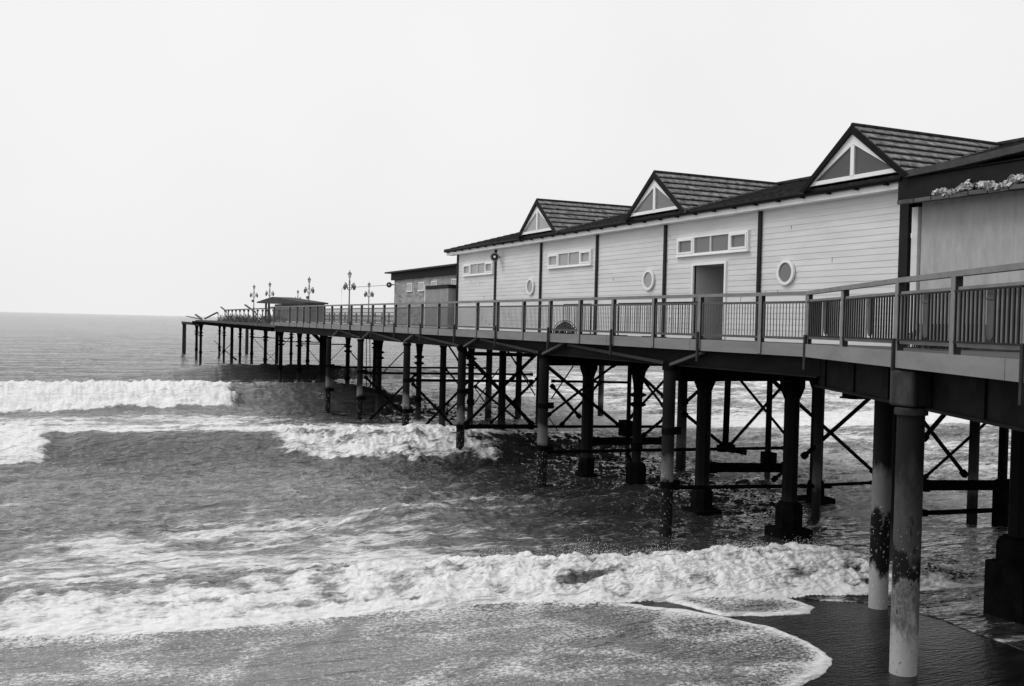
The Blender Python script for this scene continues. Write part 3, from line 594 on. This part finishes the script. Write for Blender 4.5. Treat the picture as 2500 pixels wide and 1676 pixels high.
# ------------------------------------------------------------------ braces
RODS=[
  ((21.21, 122.0, 3.5), (25.76, 122.0, 3.44), 0.1) ,
  ((21.34, 122.0, 3.41), (23.9, 122.0, 0.71), 0.06) ,
  ((22.95, 122.0, 0.64), (25.63, 122.0, 3.35), 0.06) ,
  ((20.33, 100.0, 3.57), (24.1, 100.0, 3.54), 0.09) ,
  ((19.61, 88.0, 3.66), (23.6, 88.0, 3.66), 0.1) ,
  ((18.76, 83.0, 3.7), (21.97, 83.0, 0.03), 0.05) ,
  ((18.83, 83.0, 0.09), (22.26, 83.0, 3.75), 0.05) ,
  ((18.5, 82.0, 5.38), (20.57, 82.0, 3.4), 0.28) ,
  ((15.33, 60.0, 2.98), (25.54, 60.0, 2.94), 0.12) ,
  ((15.39, 60.0, 0.01), (23.55, 60.0, -0.13), 0.12) ,
  ((19.64, 72.0, 3.56), (22.95, 72.0, 0.06), 0.08) ,
  ((20.74, 72.0, 0.48), (23.79, 72.0, 3.56), 0.08) ,
  ((15.34, 53.0, 2.8), (18.28, 53.0, 0.05), 0.13) ,
  ((15.36, 53.0, 0.14), (18.28, 53.0, 2.95), 0.13) ,
  ((15.36, 53.2, 2.99), (25.63, 53.2, 2.91), 0.13) ,
  ((15.43, 53.2, 0.01), (20.77, 53.2, -0.14), 0.1) ,
  ((15.83, 46.6, 2.99), (22.46, 46.6, 2.93), 0.14) ,
  ((15.82, 46.4, 2.85), (18.34, 46.4, 0.39), 0.13) ,
  ((16.18, 46.4, 0.42), (18.85, 46.4, 3.0), 0.13) ,
  ((20.03, 53.0, 3.25), (20.89, 53.0, 2.35), 0.1) ,
  ((20.13, 53.0, 0.68), (22.51, 53.0, 2.83), 0.1) ,
  ((21.86, 53.0, 2.28), (24.65, 53.0, 0.23), 0.12) ,
  ((23.1, 56.0, 1.95), (24.33, 56.0, 0.33), 0.07) ,
  ((22.79, 56.0, 0.55), (24.68, 56.0, 3.11), 0.07) ,
  ((15.42, 38.5, 4.61), (18.53, 38.5, 4.57), 0.16) ,
  ((15.45, 38.5, 1.56), (18.61, 38.5, 1.49), 0.19) ,
  ((15.73, 38.3, 4.25), (18.51, 38.3, 1.59), 0.17) ,
  ((15.41, 38.3, 1.67), (18.43, 38.3, 4.47), 0.13) ,
  ((18.15, 42.0, 1.29), (20.25, 42.0, 3.17), 0.1) ,
  ((19.05, 50.0, 4.64), (19.67, 50.0, 3.8), 0.1) ,
  ((20.27, 45.0, 4.54), (21.7, 45.0, 2.76), 0.08) ,
  ((16.48, 32.5, 4.2), (19.41, 32.5, 2.1), 0.13) ,
  ((16.3, 32.5, 2.56), (18.99, 32.5, 4.38), 0.1) ,
  ((19.22, 38.0, 3.3), (20.64, 38.0, 1.91), 0.14) ,
  ((19.72, 38.0, 1.57), (21.61, 38.0, 3.44), 0.12) ,
  ((22.27, 44.0, 2.22), (23.44, 44.0, 3.84), 0.07) ,
  ((22.14, 44.0, 1.31), (22.93, 44.0, 0.28), 0.05) ,
  ((21.01, 46.0, 3.08), (22.43, 46.0, 4.4), 0.12) ,
  ((21.04, 46.0, 1.83), (22.47, 46.0, 3.14), 0.12) ,
  ((20.98, 46.0, 4.18), (22.34, 46.0, 2.24), 0.07) ,
  ((18.87, 30.0, 4.03), (19.74, 30.0, 3.37), 0.12) ,
  ((18.87, 30.0, 3.93), (19.69, 30.0, 3.05), 0.09) ,
  ((19.46, 32.0, 2.45), (21.09, 32.0, 3.98), 0.1) ,
  ((20.07, 32.0, 1.77), (21.08, 32.0, 2.47), 0.12) ,
  ((23.29, 46.0, 2.97), (28.0, 46.0, 2.88), 0.13) ,
  ((17.68, 38.6, 1.5), (25.44, 38.6, 1.33), 0.13) ,
  ((16.38, 32.7, 1.21), (27.43, 32.7, 1.02), 0.13) ,
  ((19.86, 32.7, 1.02), (20.12, 32.7, 0.68), 0.1) ,
  ((21.22, 31.0, 2.72), (23.08, 31.0, 1.45), 0.13) ,
  ((21.21, 31.0, 3.05), (21.92, 31.0, 3.6), 0.13) ,
  ((23.33, 31.0, 1.43), (25.91, 31.0, 3.81), 0.12) ,
  ((23.91, 31.2, 3.94), (26.29, 31.2, 1.65), 0.11) ,
  ((22.99, 28.0, 4.0), (23.61, 28.0, 3.54), 0.13) ,
  ((23.34, 31.0, 1.28), (24.08, 31.0, 1.15), 0.16) ,
  ((18.52, 33.3, 1.48), (21.93, 33.3, 1.39), 0.27) ,
  ((18.86, 26.0, 1.49), (21.95, 26.0, 1.36), 0.28) ,
  ((16.13, 24.0, 1.3), (21.93, 24.0, 1.08), 0.12) ,
  ((19.71, 24.0, 1.35), (20.21, 24.0, 1.66), 0.1) ,
  ((20.84, 24.0, 2.02), (23.58, 24.0, 3.89), 0.13) ,
  ((19.97, 24.2, 4.22), (23.95, 24.2, 1.38), 0.12) ,
  ((20.8, 24.0, 1.12), (23.77, 24.0, 1.1), 0.1) ,
  ((19.8, 18.4, 2.08), (23.14, 18.4, 1.93), 0.24) ,
  ((18.84, 17.5, 1.6), (21.54, 17.5, 1.52), 0.12) ,
  ((19.78, 18.4, 3.24), (20.66, 18.4, 4.0), 0.12) ,
  ((19.83, 18.4, 3.64), (21.3, 18.4, 2.27), 0.11) ,
  ((23.74, 22.0, 1.54), (26.63, 22.0, 3.38), 0.09) ,
]

TIE = 'horizontal tie rods between the piles'; DIA = 'diagonal brace rods between the piles'
def where(p, q):
    y = (p[1]+q[1])/2; x = (p[0]+q[0])/2
    row = ('beyond the far swell' if y > 110 else 'by the far swell' if y > 95 else 'behind the far breaker' if y > 76 else 'just past the far breaker' if y > 65 else 'at the farthest tubular pile' if y > 57 else
           'at the second tubular pile' if y > 48 else 'at the third tubular pile' if y > 43 else 'at the fourth tubular pile' if y > 36 else 'at the fifth tubular pile' if y > 29.5 else
           'at the pedestal columns' if y > 21 else 'behind the nearest pile')
    side = 'near side' if x < 19.2 else 'middle' if x < 22.5 else 'far side'
    return row, side
seen = {}
for p, q, t in RODS:
    row, side = where(p, q); dz = q[2]-p[2]; flat = abs(dz) < .35
    if not flat and t < .2:                    # the upper ends run up to the underside of the cross girders
        lo_, hi_ = (p, q) if p[2] < q[2] else (q, p)
        zt = 4.45 if hi_[1] < 34 else 4.9
        if hi_[2] > (3.3 if hi_[1] < 34 else 4.0) and hi_[2] < zt:
            e = Vector(lo_)+(Vector(hi_)-Vector(lo_))*((zt-lo_[2])/(hi_[2]-lo_[2])); p, q = (lo_, tuple(e))
            dz = q[2]-p[2] if q[0] > p[0] else p[2]-q[2]
    g = MB(); d = (Vector(q)-Vector(p)).normalized()
    if t >= .2: g.beam(p, q, t*.8, t)
    else: g.tube([p, q], t/2, 8)
    if t >= .09:
        for e, s in ((Vector(p), 1), (Vector(q), -1)): g.beam(e-d*.02*s, e+d*.16*s, t*1.1, t*1.25)
    lvl = (p[2]+q[2])/2
    w = 'thick' if t > .14 else 'thin' if t < .1 else 'plain'
    if flat: lb = '%s %s level tie %s, %s' % (w, 'low' if lvl < .6 else 'lower' if lvl < 2.2 else 'upper' if lvl < 4 else 'top', row, side)
    else: lb = '%s brace %s rightward %s, %s%s' % (w, 'rising' if dz > 0 else 'falling', row, side, ', high up' if lvl > 3.3 else ', low down' if lvl < 1.3 else '')
    n = seen.get(lb, 0); seen[lb] = n+1
    if n: lb += ', %s one' % ('deeper', 'deepest', 'last', 'fourth')[min(n-1, 3)]
    tag(g.build('tie_rod' if flat else 'brace_rod', IRON), lb, 'tie rod' if flat else 'brace', TIE if flat else DIA)
def small(name, m, lb, cat, *beams, group=None):
    g = MB()
    for b in beams: g.beam(*b)
    return tag(g.build(name, m), lb, cat, group)
small('hanging_strut', IRON, 'black vertical strut ending in a clamp between the right pedestal columns', 'strut', ((24.9, 31.0, 4.9), (23.35, 31.0, 1.5), .001, .001), ((23.2, 31, 5.0), (23.15, 31, 1.4), .17, .17), ((22.85, 31, 1.35), (23.5, 31, 1.35), .3, .26))
small('hanging_strut', IRON, 'short broken rod hanging over bright water left of the stout black pile', 'strut', ((26.7, 28.5, 5.0), (26.65, 28.5, 3.9), .11, .11))
small('hanging_rod', IRON, 'left of the two thin rods hanging into the water between tubular piles', 'rod', ((20.0, 69, 5.0), (20.1, 69, .3), .045, .045))
small('hanging_rod', IRON, 'right of the two thin rods hanging into the water between tubular piles', 'rod', ((20.25, 69, 5.0), (20.4, 69, .3), .045, .045))
small('broken_rods', IRON, 'bent broken rods dangling between the slim piles near the seaward tip', 'rods', ((17.6, 128, 2.9), (20.2, 128, .6), .07, .07), ((20.0, 128, 2.9), (18.0, 128, .7), .07, .07), ((18.2, 128, 2.2), (18.4, 128, 1.6), .25, .2), ((19.9, 128, .9), (20.4, 128, .5), .25, .2))
small('pile_cap_bracket', IRON, 'black bracket block where braces meet beside the arched head column', 'bracket', ((21.45, 35.5, 1.35), (21.45, 35.5, 2.0), .6, .35), group='bracket blocks on the uprights')
small('pile_cap_bracket', IRON, 'black block at the foot of the slim upright by the largest pedestal column', 'bracket', ((24.85, 30.55, .55), (24.85, 30.55, 1.2), .55, .35), group='bracket blocks on the uprights')
# ------------------------------------------------------------------ main pavilion
BX = 18.3
pav = thing('pier_pavilion', 'long white boarded pavilion with three triangular dormers and dark tiled roof', 'pavilion', (BX, 32, 5.6))
def siding(g, y0, y1, z0, z1, ztop=9.3, z00=5.56, h=.161, x=BX):
    z = z00
    while z < z1:
        a, b = max(z, z0), min(z+h, z1)
        if b-a > .01:
            lip = .011
            xa = x-lip*(1-(a-z)/h); xb = x-lip*(1-(b-z)/h)
            g.add([(xa, y0, a), (xa, y1, a), (xb, y1, b), (xb, y0, b), (x+.06, y0, a), (x+.06, y1, a), (x+.06, y1, b), (x+.06, y0, b)],
                  [(0, 1, 2, 3), (4, 7, 6, 5), (0, 4, 5, 1), (3, 2, 6, 7), (0, 3, 7, 4), (1, 5, 6, 2)])
        z += h
D0, D1, DZ = 24.72, 26.34, 7.86
g = MB(); siding(g, 17.9, D0, 5.56, 9.32); siding(g, D1, 46.9, 5.56, 9.32); siding(g, D0, D1, DZ, 9.32)
wall = part_of(g.build('front_wall', SIDE, pav)); wall['_o'] = tuple(pav['_o'])
g = MB(); rj = random.Random(9)
for k in range(28):
    y = rj.uniform(18.4, 46.5); kk = rj.randrange(1, 22); z = 5.56+.161*kk
    if abs(y-25.5) < 1.3 and z < 8.1: continue
    if any(a-.3 < y < b+.3 and 8.0 < z < 8.95 for a, b in ((23.6, 27.3), (33, 36.7), (42.3, 46.1))) or any(abs(y-c) < .5 and abs(z-7.5) < .6 for c in (21.9, 28.95, 38.3)): continue
    g.box((BX-.012, y-.004, z+.02), (BX+.03, y+.004, z+.15))
g.build('board_joints', DSTRIP, pav)
g = MB(); g.box((BX+.08, 46.7, 5.56), (27.7, 46.9, 9.32)); g.prism([(BX+.08, 46.7, 9.33), (27.7, 46.7, 9.33), (23, 46.7, 10.85)], (0, .2, 0)); g.build('end_wall', SIDE, pav)
g = MB(); g.box((27.7, 9, 5.56), (27.85, 46.9, 9.3)); g.build('back_wall', SIDE, pav)
g = MB(); g.box((BX+.08, D0-.02, 5.56), (21, D0+.0, DZ)); g.box((BX+.08, D1, 5.56), (21, D1+.02, DZ)); g.box((21, D0-.02, 5.56), (21.1, D1+.02, DZ)); g.box((BX+.08, D0-.02, DZ+.003), (21.1, D1+.02, DZ+.03)); g.build('doorway_recess', INSIDE, pav)
g = MB(); g.box((BX-.07, D0-.08, 5.57), (BX+.07, D0, DZ+.08)); g.box((BX-.07, D1, 5.57), (BX+.07, D1+.08, DZ+.08)); g.box((BX-.07, D0+.001, DZ), (BX+.07, D1-.001, DZ+.08)); g.build('door_frame', WHITE, pav)

for y in (46.88, 42.1, 37.35, 32.6, 28.0, 23.1):
    g = MB(); g.box((BX-.075, y-.07, 5.57), (BX-.032, y+.07, 9.28)); g.build('cover_strip', DSTRIP, pav)
g = MB(); g.box((BX-.33, 17.55, 9.29), (BX-.28, 47.75, 9.50)); g.box((BX-.28, 17.6, 9.29), (BX+.0, 47.7, 9.31)); g.build('eaves_board', WHITE, pav)
g = MB(); g.tube([(BX-.40, 17.5, 9.50), (BX-.40, 47.8, 9.50)], .07, 8)
for y in np.arange(18.0, 47.7, .98): g.box((BX-.46, y-.04, 9.40), (BX-.34, y+.04, 9.44))
g.build('gutter', GUT, pav, smooth=True)
# window strips
def window(y0, y1, z0, z1, light, par=pav):
    f = MB(); x0 = BX-.085; th = .05; L = y1-y0
    f.box((x0, y0, z0), (x0+.09, y1, z0+th*1.1)); f.box((x0-.03, y0-.03, z0-.035), (x0+.09, y1+.03, z0-.003)); f.box((x0, y0, z1-th), (x0+.09, y1, z1))
    cuts = [y0, y0+L*.245, y0+L*.5, y0+L*.745, y1]
    for i, c in enumerate(cuts):
        w = (.05, .07, .035, .07, .05)[i]; f.box((x0+.001, c-w*(.5 if 0 < i < 4 else (0 if i == 0 else 1)), z0+th*1.1+.001), (x0+.089, c+w*(.5 if 0 < i < 4 else (1 if i == 0 else 0)), z1-th-.001))
    for a, b in ((cuts[0]+.05, cuts[1]-.035), (cuts[3]+.035, cuts[4]-.05)):
        for (ya, yb, za, zb) in ((a, a+.07, z0+.057, z1-.052), (b-.07, b, z0+.057, z1-.052), (a+.071, b-.071, z0+.057, z0+.12), (a+.071, b-.071, z1-.115, z1-.052)): f.box((x0-.015, ya, za), (x0+.05, yb, zb))
    o = f.build('window', WHITE, par); o['_o'] = par['_o']
    g = MB(); g.box((x0+.055, y0+.04, z0+.05), (x0+.07, y1-.04, z1-.04)); p = g.build('pane', light, None); p.parent = o
    return o
window(23.6, 27.28, 8.2, 8.79, GLASS); window(33.0, 36.65, 8.2, 8.78, GLASS2); window(42.36, 46.05, 8.2, 8.77, GLASS2)
for y, gm in ((21.92, GLASS), (28.95, GLASS2), (38.28, GLASS2)):
    v = []; f = []; n = 32; ro, ri = .35, .27
    g = MB()
    for k in range(n):
        c, s = cos(2*pi*k/n), sin(2*pi*k/n)
        v += [(BX-.035, y+ro*c, 7.49+ro*s), (BX-.10, y+ro*c, 7.49+ro*s), (BX-.10, y+ri*c, 7.49+ri*s), (BX-.035, y+ri*c, 7.49+ri*s)]
    for k in range(n):
        a = 4*k; b = 4*((k+1) % n); f += [(a+i, a+(i+1) % 4, b+(i+1) % 4, b+i) for i in range(4)]
    g.add(v, f); o = g.build('porthole', WHITE, pav)
    g = MB(); g.prism([(BX-.06, y+.29*cos(2*pi*k/n), 7.49+.29*sin(2*pi*k/n)) for k in range(n)], (.01, 0, 0)); p = g.build('pane', gm, None); p.parent = o
# main roof: stepped tile courses
RSL = (11.0-9.60)/(23-17.86)
g = MB(); n = 14
for k in range(n):
    xa = 17.86+(23-17.86)*k/n; xb = 17.86+(23-17.86)*(k+1)/n; za = 9.60+(xa-17.86)*RSL; zb = 9.60+(xb-17.86)*RSL
    g.prism([(xa, 9, za), (xa, 9, za-.07), (xb+.12, 9, zb-.03), (xb+.12, 9, zb)], (0, 38.85, 0))
g.build('front_roof_slope', TILED, pav)
g = MB(); g.prism([(23.01, 9, 11.0), (23.01, 9, 10.93), (28.2, 9, 9.53), (28.2, 9, 9.6)], (0, 38.85, 0)); g.build('rear_roof_slope', TILED, pav)
g = MB(); g.tube([(23, 9, 11.02), (23, 47.87, 11.02)], .09, 8); g.build('ridge_tiles', TILED, pav)
# dormers
def dormer(yc, gm):
    AX, ZB, ZA, HW = 18.0, 9.70, 10.97, 1.62
    roof = None
    nb = 7
    for s in (-1, 1):
        g = MB(); E = 1.12
        for k in range(nb):
            t0, t1 = k*E/nb, (k+1)*E/nb            # 0 at the ridge
            z0, z1 = ZA-(ZA-ZB)*t0, ZA-(ZA-ZB)*t1
            y0, y1 = yc+s*HW*t0, yc+s*HW*t1
            xe = lambda z: min(23, 17.86+(z+.02-9.60)/RSL)
            up = .06
            g.add([(17.78, y0, z0+.02), (xe(z0), y0, z0+.02), (xe(z1), y1, z1+.02+up), (17.78, y1, z1+.02+up), (xe(z1), y1, z1-.05), (17.78, y1, z1-.05), (17.78, y0, z0-.05), (xe(z0), y0, z0-.05)],
                  [(0, 1, 2, 3), (3, 2, 4, 5), (0, 3, 5, 6), (1, 7, 4, 2), (6, 5, 4, 7), (0, 6, 7, 1)])
        r = g.build('dormer_roof', TILE, pav)
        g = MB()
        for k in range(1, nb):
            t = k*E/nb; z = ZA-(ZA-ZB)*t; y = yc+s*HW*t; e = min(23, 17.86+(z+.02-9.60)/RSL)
            g.beam((17.785, y+s*.012, z+.028), (e-.05, y+s*.012, z+.028), .035, .045)  # dark strips added under each lip to paint the shadow between courses
        g.build('course_shadow_strips', DSTRIP, pav)
    g = MB(); g.tube([(17.76, yc, ZA+.03), (23, yc, ZA+.03)], .06, 8); g.build('dormer_ridge', TILED, pav)
    g = MB()
    for s in (-1, 1): g.beam((17.74, yc, ZA-.06), (17.74, yc+s*HW*1.13, ZA-.06-(ZA-ZB)*1.13), .05, .15, up=(1, 0, 0)) if False else g.prism([(17.72, yc, ZA+.03), (17.72, yc+s*HW*1.14, ZA+.03-(ZA-ZB)*1.14), (17.72, yc+s*HW*1.04, ZA-.01-(ZA-ZB)*1.14), (17.72, yc, ZA-.17)], (.05, 0, 0))
    g.build('bargeboard', GUT, pav)
    g = MB(); x = 17.80
    def tri(o): return [(yc, ZA-.17-o*1.62), (yc-HW*1.04+o*2.0, ZB-.04+o*.62), (yc+HW*1.04-o*2.0, ZB-.04+o*.62)]
    A, B = tri(0), tri(.165)
    for i in range(3):
        j = (i+1) % 3
        g.prism([(x, *A[i]), (x, *A[j]), (x, *B[j]), (x, *B[i])], (.07, 0, 0))
    g.prism([(x-.012, yc-.06, ZB+.05), (x-.012, yc+.06, ZB+.05), (x-.012, yc+.06, ZA-.46), (x-.012, yc-.06, ZA-.46)], (.08, 0, 0))
    f = g.build('dormer_window', WHITE, pav)
    g = MB(); T = tri(.12); g.prism([(x+.04, *p) for p in T], (.01, 0, 0)); p = g.build('pane', gm, None); p.parent = f
    g = MB(); g.prism([(x+.1, *p) for p in tri(.05)], (.02, 0, 0)); g.build('dormer_back', INSIDE, pav)
dormer(19.03, mat('dormer_glass', .11, .2, .05, .5)); dormer(28.03, GLASS); dormer(36.87, GLASS2)
g = MB(); g.box((17.6, 17.3, 5.0), (17.6, 17.3, 5.0)) if False else None
# shoreward rendered wing
wing = thing('rendered_wing', 'stained rendered wing with deep black fascia and sloping parapet at right', 'building', (18.3, 13, 5.6))
g = MB(); g.box((BX, 4, 5.56), (BX+.2, 17.26, 9.2)); g.build('wall', RENDER, wing)
g = MB(); g.box((BX-.012, 4, 5.565), (BX-.002, 17.24, 6.12)); g.build('stained_base', mat('stained_base', .06, .9, .6, 3), wing)
g = MB(); g.box((BX-.06, 17.32, 5.57), (BX+.1, 17.5, 8.85)); g.build('corner_trim', SIDE, wing)
g = MB(); g.box((BX-.05, 17.62, 5.57), (BX+.05, 17.89, 9.28)); g.build('dark_joint', DSTRIP, wing)
g = MB(); g.box((BX-.42, 4, 8.95), (BX-.36, 17.60, 9.56)); g.box((BX-.355, 4, 8.95), (BX-.0, 17.58, 8.99)); g.build('black_fascia', BOARD, wing)
g = MB()
pr = [(17.35, 9.52), (16, 9.56), (14.3, 9.66), (11, 9.9), (4, 10.3)]
g.prism([(17.76, y, z-.02) for y, z in pr]+[(17.76, y, z+.13) for y, z in reversed(pr)], (.3, 0, 0)); g.build('parapet_capping', mat('capping', .07, .7, .3, 4), wing)
g = MB(); g.prism([(17.86, y, z-.04) for y, z in pr]+[(17.86, y, 9.5) for y in (4, 17.3)], (.1, 0, 0)); g.build('parapet', BOARD, wing)
g = MB(); ys = np.arange(4, 17.2, .5)
for a in ys: g.beam((BX-.5, a, 8.93), (BX-.5, a+.47, 8.93+random.uniform(-.01, .01)), .14, .09)
g.build('broken_gutter', OLDW, wing)
mg = MB(); rn = random.Random(5)
for k in range(2600):
    y = rn.uniform(8, 16.45); z = 9.0+.05*sin(y*5)+rn.uniform(-.03, .13)*(.6+.4*sin(y*11)); r = rn.uniform(.02, .05)
    if sin(y*3.1)+sin(y*7.7)*.6 < -.9: continue
    c = Vector((BX-.52+rn.uniform(-.07, .07), y, z)); q = [c+Vector((rn.uniform(-1, 1), rn.uniform(-1, 1), rn.uniform(-.6, 1.3)))*r*1.5 for _ in range(5)]
    mg.add(q, [(0, 1, 2), (1, 2, 3), (2, 3, 4), (3, 4, 0), (4, 0, 1)])
o = tag(mg.build('gutter_moss', MOSS, None), 'pale dry moss tufts sprouting from the broken gutter at right', 'moss'); o['kind'] = 'stuff'
# ------------------------------------------------------------------ brick building
br = thing('brick_building', 'weathered flat roofed brick building beyond the white pavilion', 'building', (18.6, 53, 5.6))
g = MB(); g.box((18.6, 46.95, 5.56), (27, 58.3, 8.36)); w = g.build('wall', BRICK, br)
g = MB(); g.box((18.45, 46.96, 8.365), (27.2, 58.55, 8.78)); g.build('roof_fascia', BOARD, br)
g = MB(); g.box((18.2, 46.97, 8.785), (27.4, 59.1, 8.87)); g.build('roof', mat('flat_roof', .06, .8, .3, 2), br)
for y0, y1, z0, z1 in ((54.85, 55.75, 7.66, 8.12), (52.75, 53.68, 7.66, 8.12), (50.7, 51.6, 7.62, 8.12), (47.55, 48.5, 7.84, 8.14)):
    g = MB(); x = 18.55; g.box((x, y0, z0), (x+.045, y0+.06, z1)); g.box((x, y1-.06, z0), (x+.045, y1, z1)); g.box((x, y0+.061, z1-.05), (x+.045, y1-.061, z1)); g.box((x-.04, y0-.04, z0-.06), (x+.045, y1+.04, z0-.003))
    o = g.build('window', WHITE, br); g = MB(); g.box((x+.02, y0+.06, z0), (x+.03, y1-.06, z1-.05)); p = g.build('pane', GLASS2, None); p.parent = o
g = MB(); g.box((17.9, 47.2, 5.57), (18.58, 50.45, 7.62)); g.build('porch_wall', mat('porch_panel', .30, .8, .15, 2), br)
g = MB(); g.box((17.85, 47.1, 7.63), (18.58, 50.5, 7.80)); g.build('porch_roof', BOARD, br)
g = MB(); g.beam((17.84, 50.52, 5.57), (17.84, 50.52, 7.9), .06); g.build('white_pole', WHITE, br)
wf = MB(); wf.tube([(20, 76, 6.6), (20, 76, 8.35), (19.7, 58.2, 8.2)], .014, 6); tag(wf.build('wire_frame', IRON), 'thin bent pole and wire running from the brick building', 'wire')
def horn(x, y, z, r, lb):
    t = thing('loudspeaker', lb, 'loudspeaker', (x, y, z), 'round horn loudspeakers')
    o = MB(); ax = Vector((-.55, -.83, -.1)).normalized(); c = Vector((x, y, z))
    o.tube([c, c+ax*.10, c+ax*.22, c+ax*.3], [r*.45, r*.55, r*.95, r], 18); o.build('bell', mat('horn_grey', .2, .6, .1, 3), t, smooth=True)
    o = MB(); o.tube([c+ax*.301, c+ax*.31], [r*.72, r*.7], 18); o.build('mouth', DSTRIP, t)
    o = MB(); o.tube([c+ax*.312, c+ax*.35], [r*.3, r*.15], 10); o.build('driver', WHITE, t)
    o = MB(); o.beam(c-ax*.02, c-ax*.02+Vector((.25, .1, 0)), .06); o.build('bracket', DSTRIP, t)
horn(18.05, 41.6, 8.92, .2, 'round horn loudspeaker under the eaves of the white pavilion'); horn(18.3, 58.15, 8.09, .17, 'round horn loudspeaker on the corner of the brick building')
# ------------------------------------------------------------------ shelter and things on deck
sh = thing('pier_shelter', 'low shelter with sloping roof at the seaward end of the pier', 'shelter', (22, 100, 5.6))
g = MB(); g.prism([(20.6, 116.2, 7.68), (20.6, 107, 8.14), (20.6, 91.4, 7.42), (20.6, 91.4, 7.28), (20.6, 107, 7.40), (20.6, 115.6, 7.55)], (2.2, 0, 0)); g.build('roof', CANV, sh)
g = MB(); g.box((21.0, 92, 5.57), (22.6, 107.5, 7.35)); g.build('walls', mat('shelter_boards', .26, .8, .15, 1), sh)
g = MB(); g.box((20.93, 98.6, 7.08), (20.99, 103.6, 7.22)); g.build('window_slot', DSTRIP, sh)
for y in (112.4, 110.7):
    g = MB(); g.beam((21, y, 5.5), (21, y, 7.5), .2); g.build('column', OLDW, sh)
def lamp(x, y, lb, spk=False):
    t = thing('ornate_lamp_post', lb, 'lamp post', (x, y, 5.5), 'ornate lamp posts along the pier')
    g = MB(); g.lathe([(.2, 5.5), (.2, 5.8), (.12, 5.9), (.09, 6.9), (.07, 7.0), (.11, 7.05), (.06, 7.2), (.045, 8.95), (.08, 9.0), (.03, 9.35)], (x, y), 10); g.build('post', LAMPM, t, smooth=True)
    g = MB(); g.lathe([(.07, 9.35), (.17, 9.72)], (x, y), 6); g.build('lantern_glass', LGLASS, t)
    g = MB(); g.lathe([(.2, 9.725), (.09, 9.86), (.03, 9.9), (.02, 10.05)], (x, y), 6); g.build('lantern_cap', LAMPM, t)
    for k in range(4):
        a = k*pi/2+.6; ca, sa = cos(a), sin(a)
        g = MB(); g.tube([(x+ca*r, y+sa*r, z) for r, z in ((.04, 8.35), (.2, 8.45), (.32, 8.65), (.40, 8.92), (.5, 8.98), (.55, 8.85))], .028, 6)
        g.tube([(x+ca*r, y+sa*r, z) for r, z in ((.05, 8.9), (.2, 8.8), (.3, 8.62))], .02, 5); g.build('arm', LAMPM, t)
        g = MB(); g.lathe([(.04, 8.82), (.10, 8.76), (.12, 8.6), (.07, 8.42), (.03, 8.38)], (x+ca*.55, y+sa*.55), 6); g.build('side_lantern', LAMPM, t)
    if spk: g = MB(); g.tube([(x-.12, y-.15, 7.95), (x-.2, y-.32, 7.95)], [.1, .17], 12); g.build('speaker', LAMPM, t)
lamp(22.03, 125.95, 'ornate lamp post farthest left, beyond the shelter above the broken head', True)
lamp(21.86, 114.89, 'ornate lamp post rising in front of the shelter canopy')
lamp(30.99, 142.0, 'small distant ornate lamp post peeping above the shelter roof')
lamp(22.16, 96.58, 'ornate lamp post at the right end of the shelter roof', True)
lamp(22.03, 81.27, 'tallest ornate lamp post, standing inside the thin wire frame')
lamp(30.2, 103.5, 'ornate lamp post nearest the brick building, seen small')
def barrier(x, y0, y1, lb):
    t = thing('crowd_barrier', lb, 'barrier', (x, y0, 5.58), 'barriers standing on the walkway')
    g = MB(); z1 = 6.62; z0 = 5.72
    g.tube([(x, y0, 5.6), (x, y0, z1), (x, y1, z1), (x, y1, 5.6)], .022, 6); g.tube([(x, y0, z0), (x, y1, z0)], .02, 6); g.build('frame', IRON2, t)
    g = MB()
    for k in range(1, 14): yy = y0+(y1-y0)*k/14; g.tube([(x, yy, z0), (x, yy, z1)], .009, 5)
    g.build('bars', IRON2, t)
    for yy in (y0+.15, y1-.15): g = MB(); g.beam((x-.25, yy, 5.6), (x+.25, yy, 5.6), .04, .03); g.build('foot', IRON2, t)
barrier(16.3, 25.6, 27.6, 'metal barrier left of the doorway behind the railing'); barrier(16.2, 22.9, 25.2, 'metal barrier in front of the doorway behind the railing'); barrier(16.4, 29.6, 31.6, 'metal barrier by the second dark strip behind the railing')
def heap(x, y, w, h, lb):
    t = thing('rope_heap', lb, 'heap', (x, y, 5.58)); g = MB(); rn = random.Random(int(y*10))
    for k in range(34):
        a = rn.uniform(0, pi); b0 = rn.uniform(-.2, .2); r = w*rn.uniform(.6, 1); zz = h*rn.uniform(.7, 1)
        dx = cos(a); dy = sin(a); g.tube([(x+b0+dx*r*cos(u)*.8, y+b0*2+dy*r*cos(u), 5.58+zz*sin(u)*(1-abs(b0)*2)) for u in np.linspace(0, pi, 9)], .012, 4)
    g.build('net', IRON2, t)
heap(17.2, 33.0, .55, .5, 'low dark tangle of netting behind the railing, left of the porthole'); heap(16.9, 15.6, .7, .55, 'dark heap against the rendered wing behind the splayed railing')
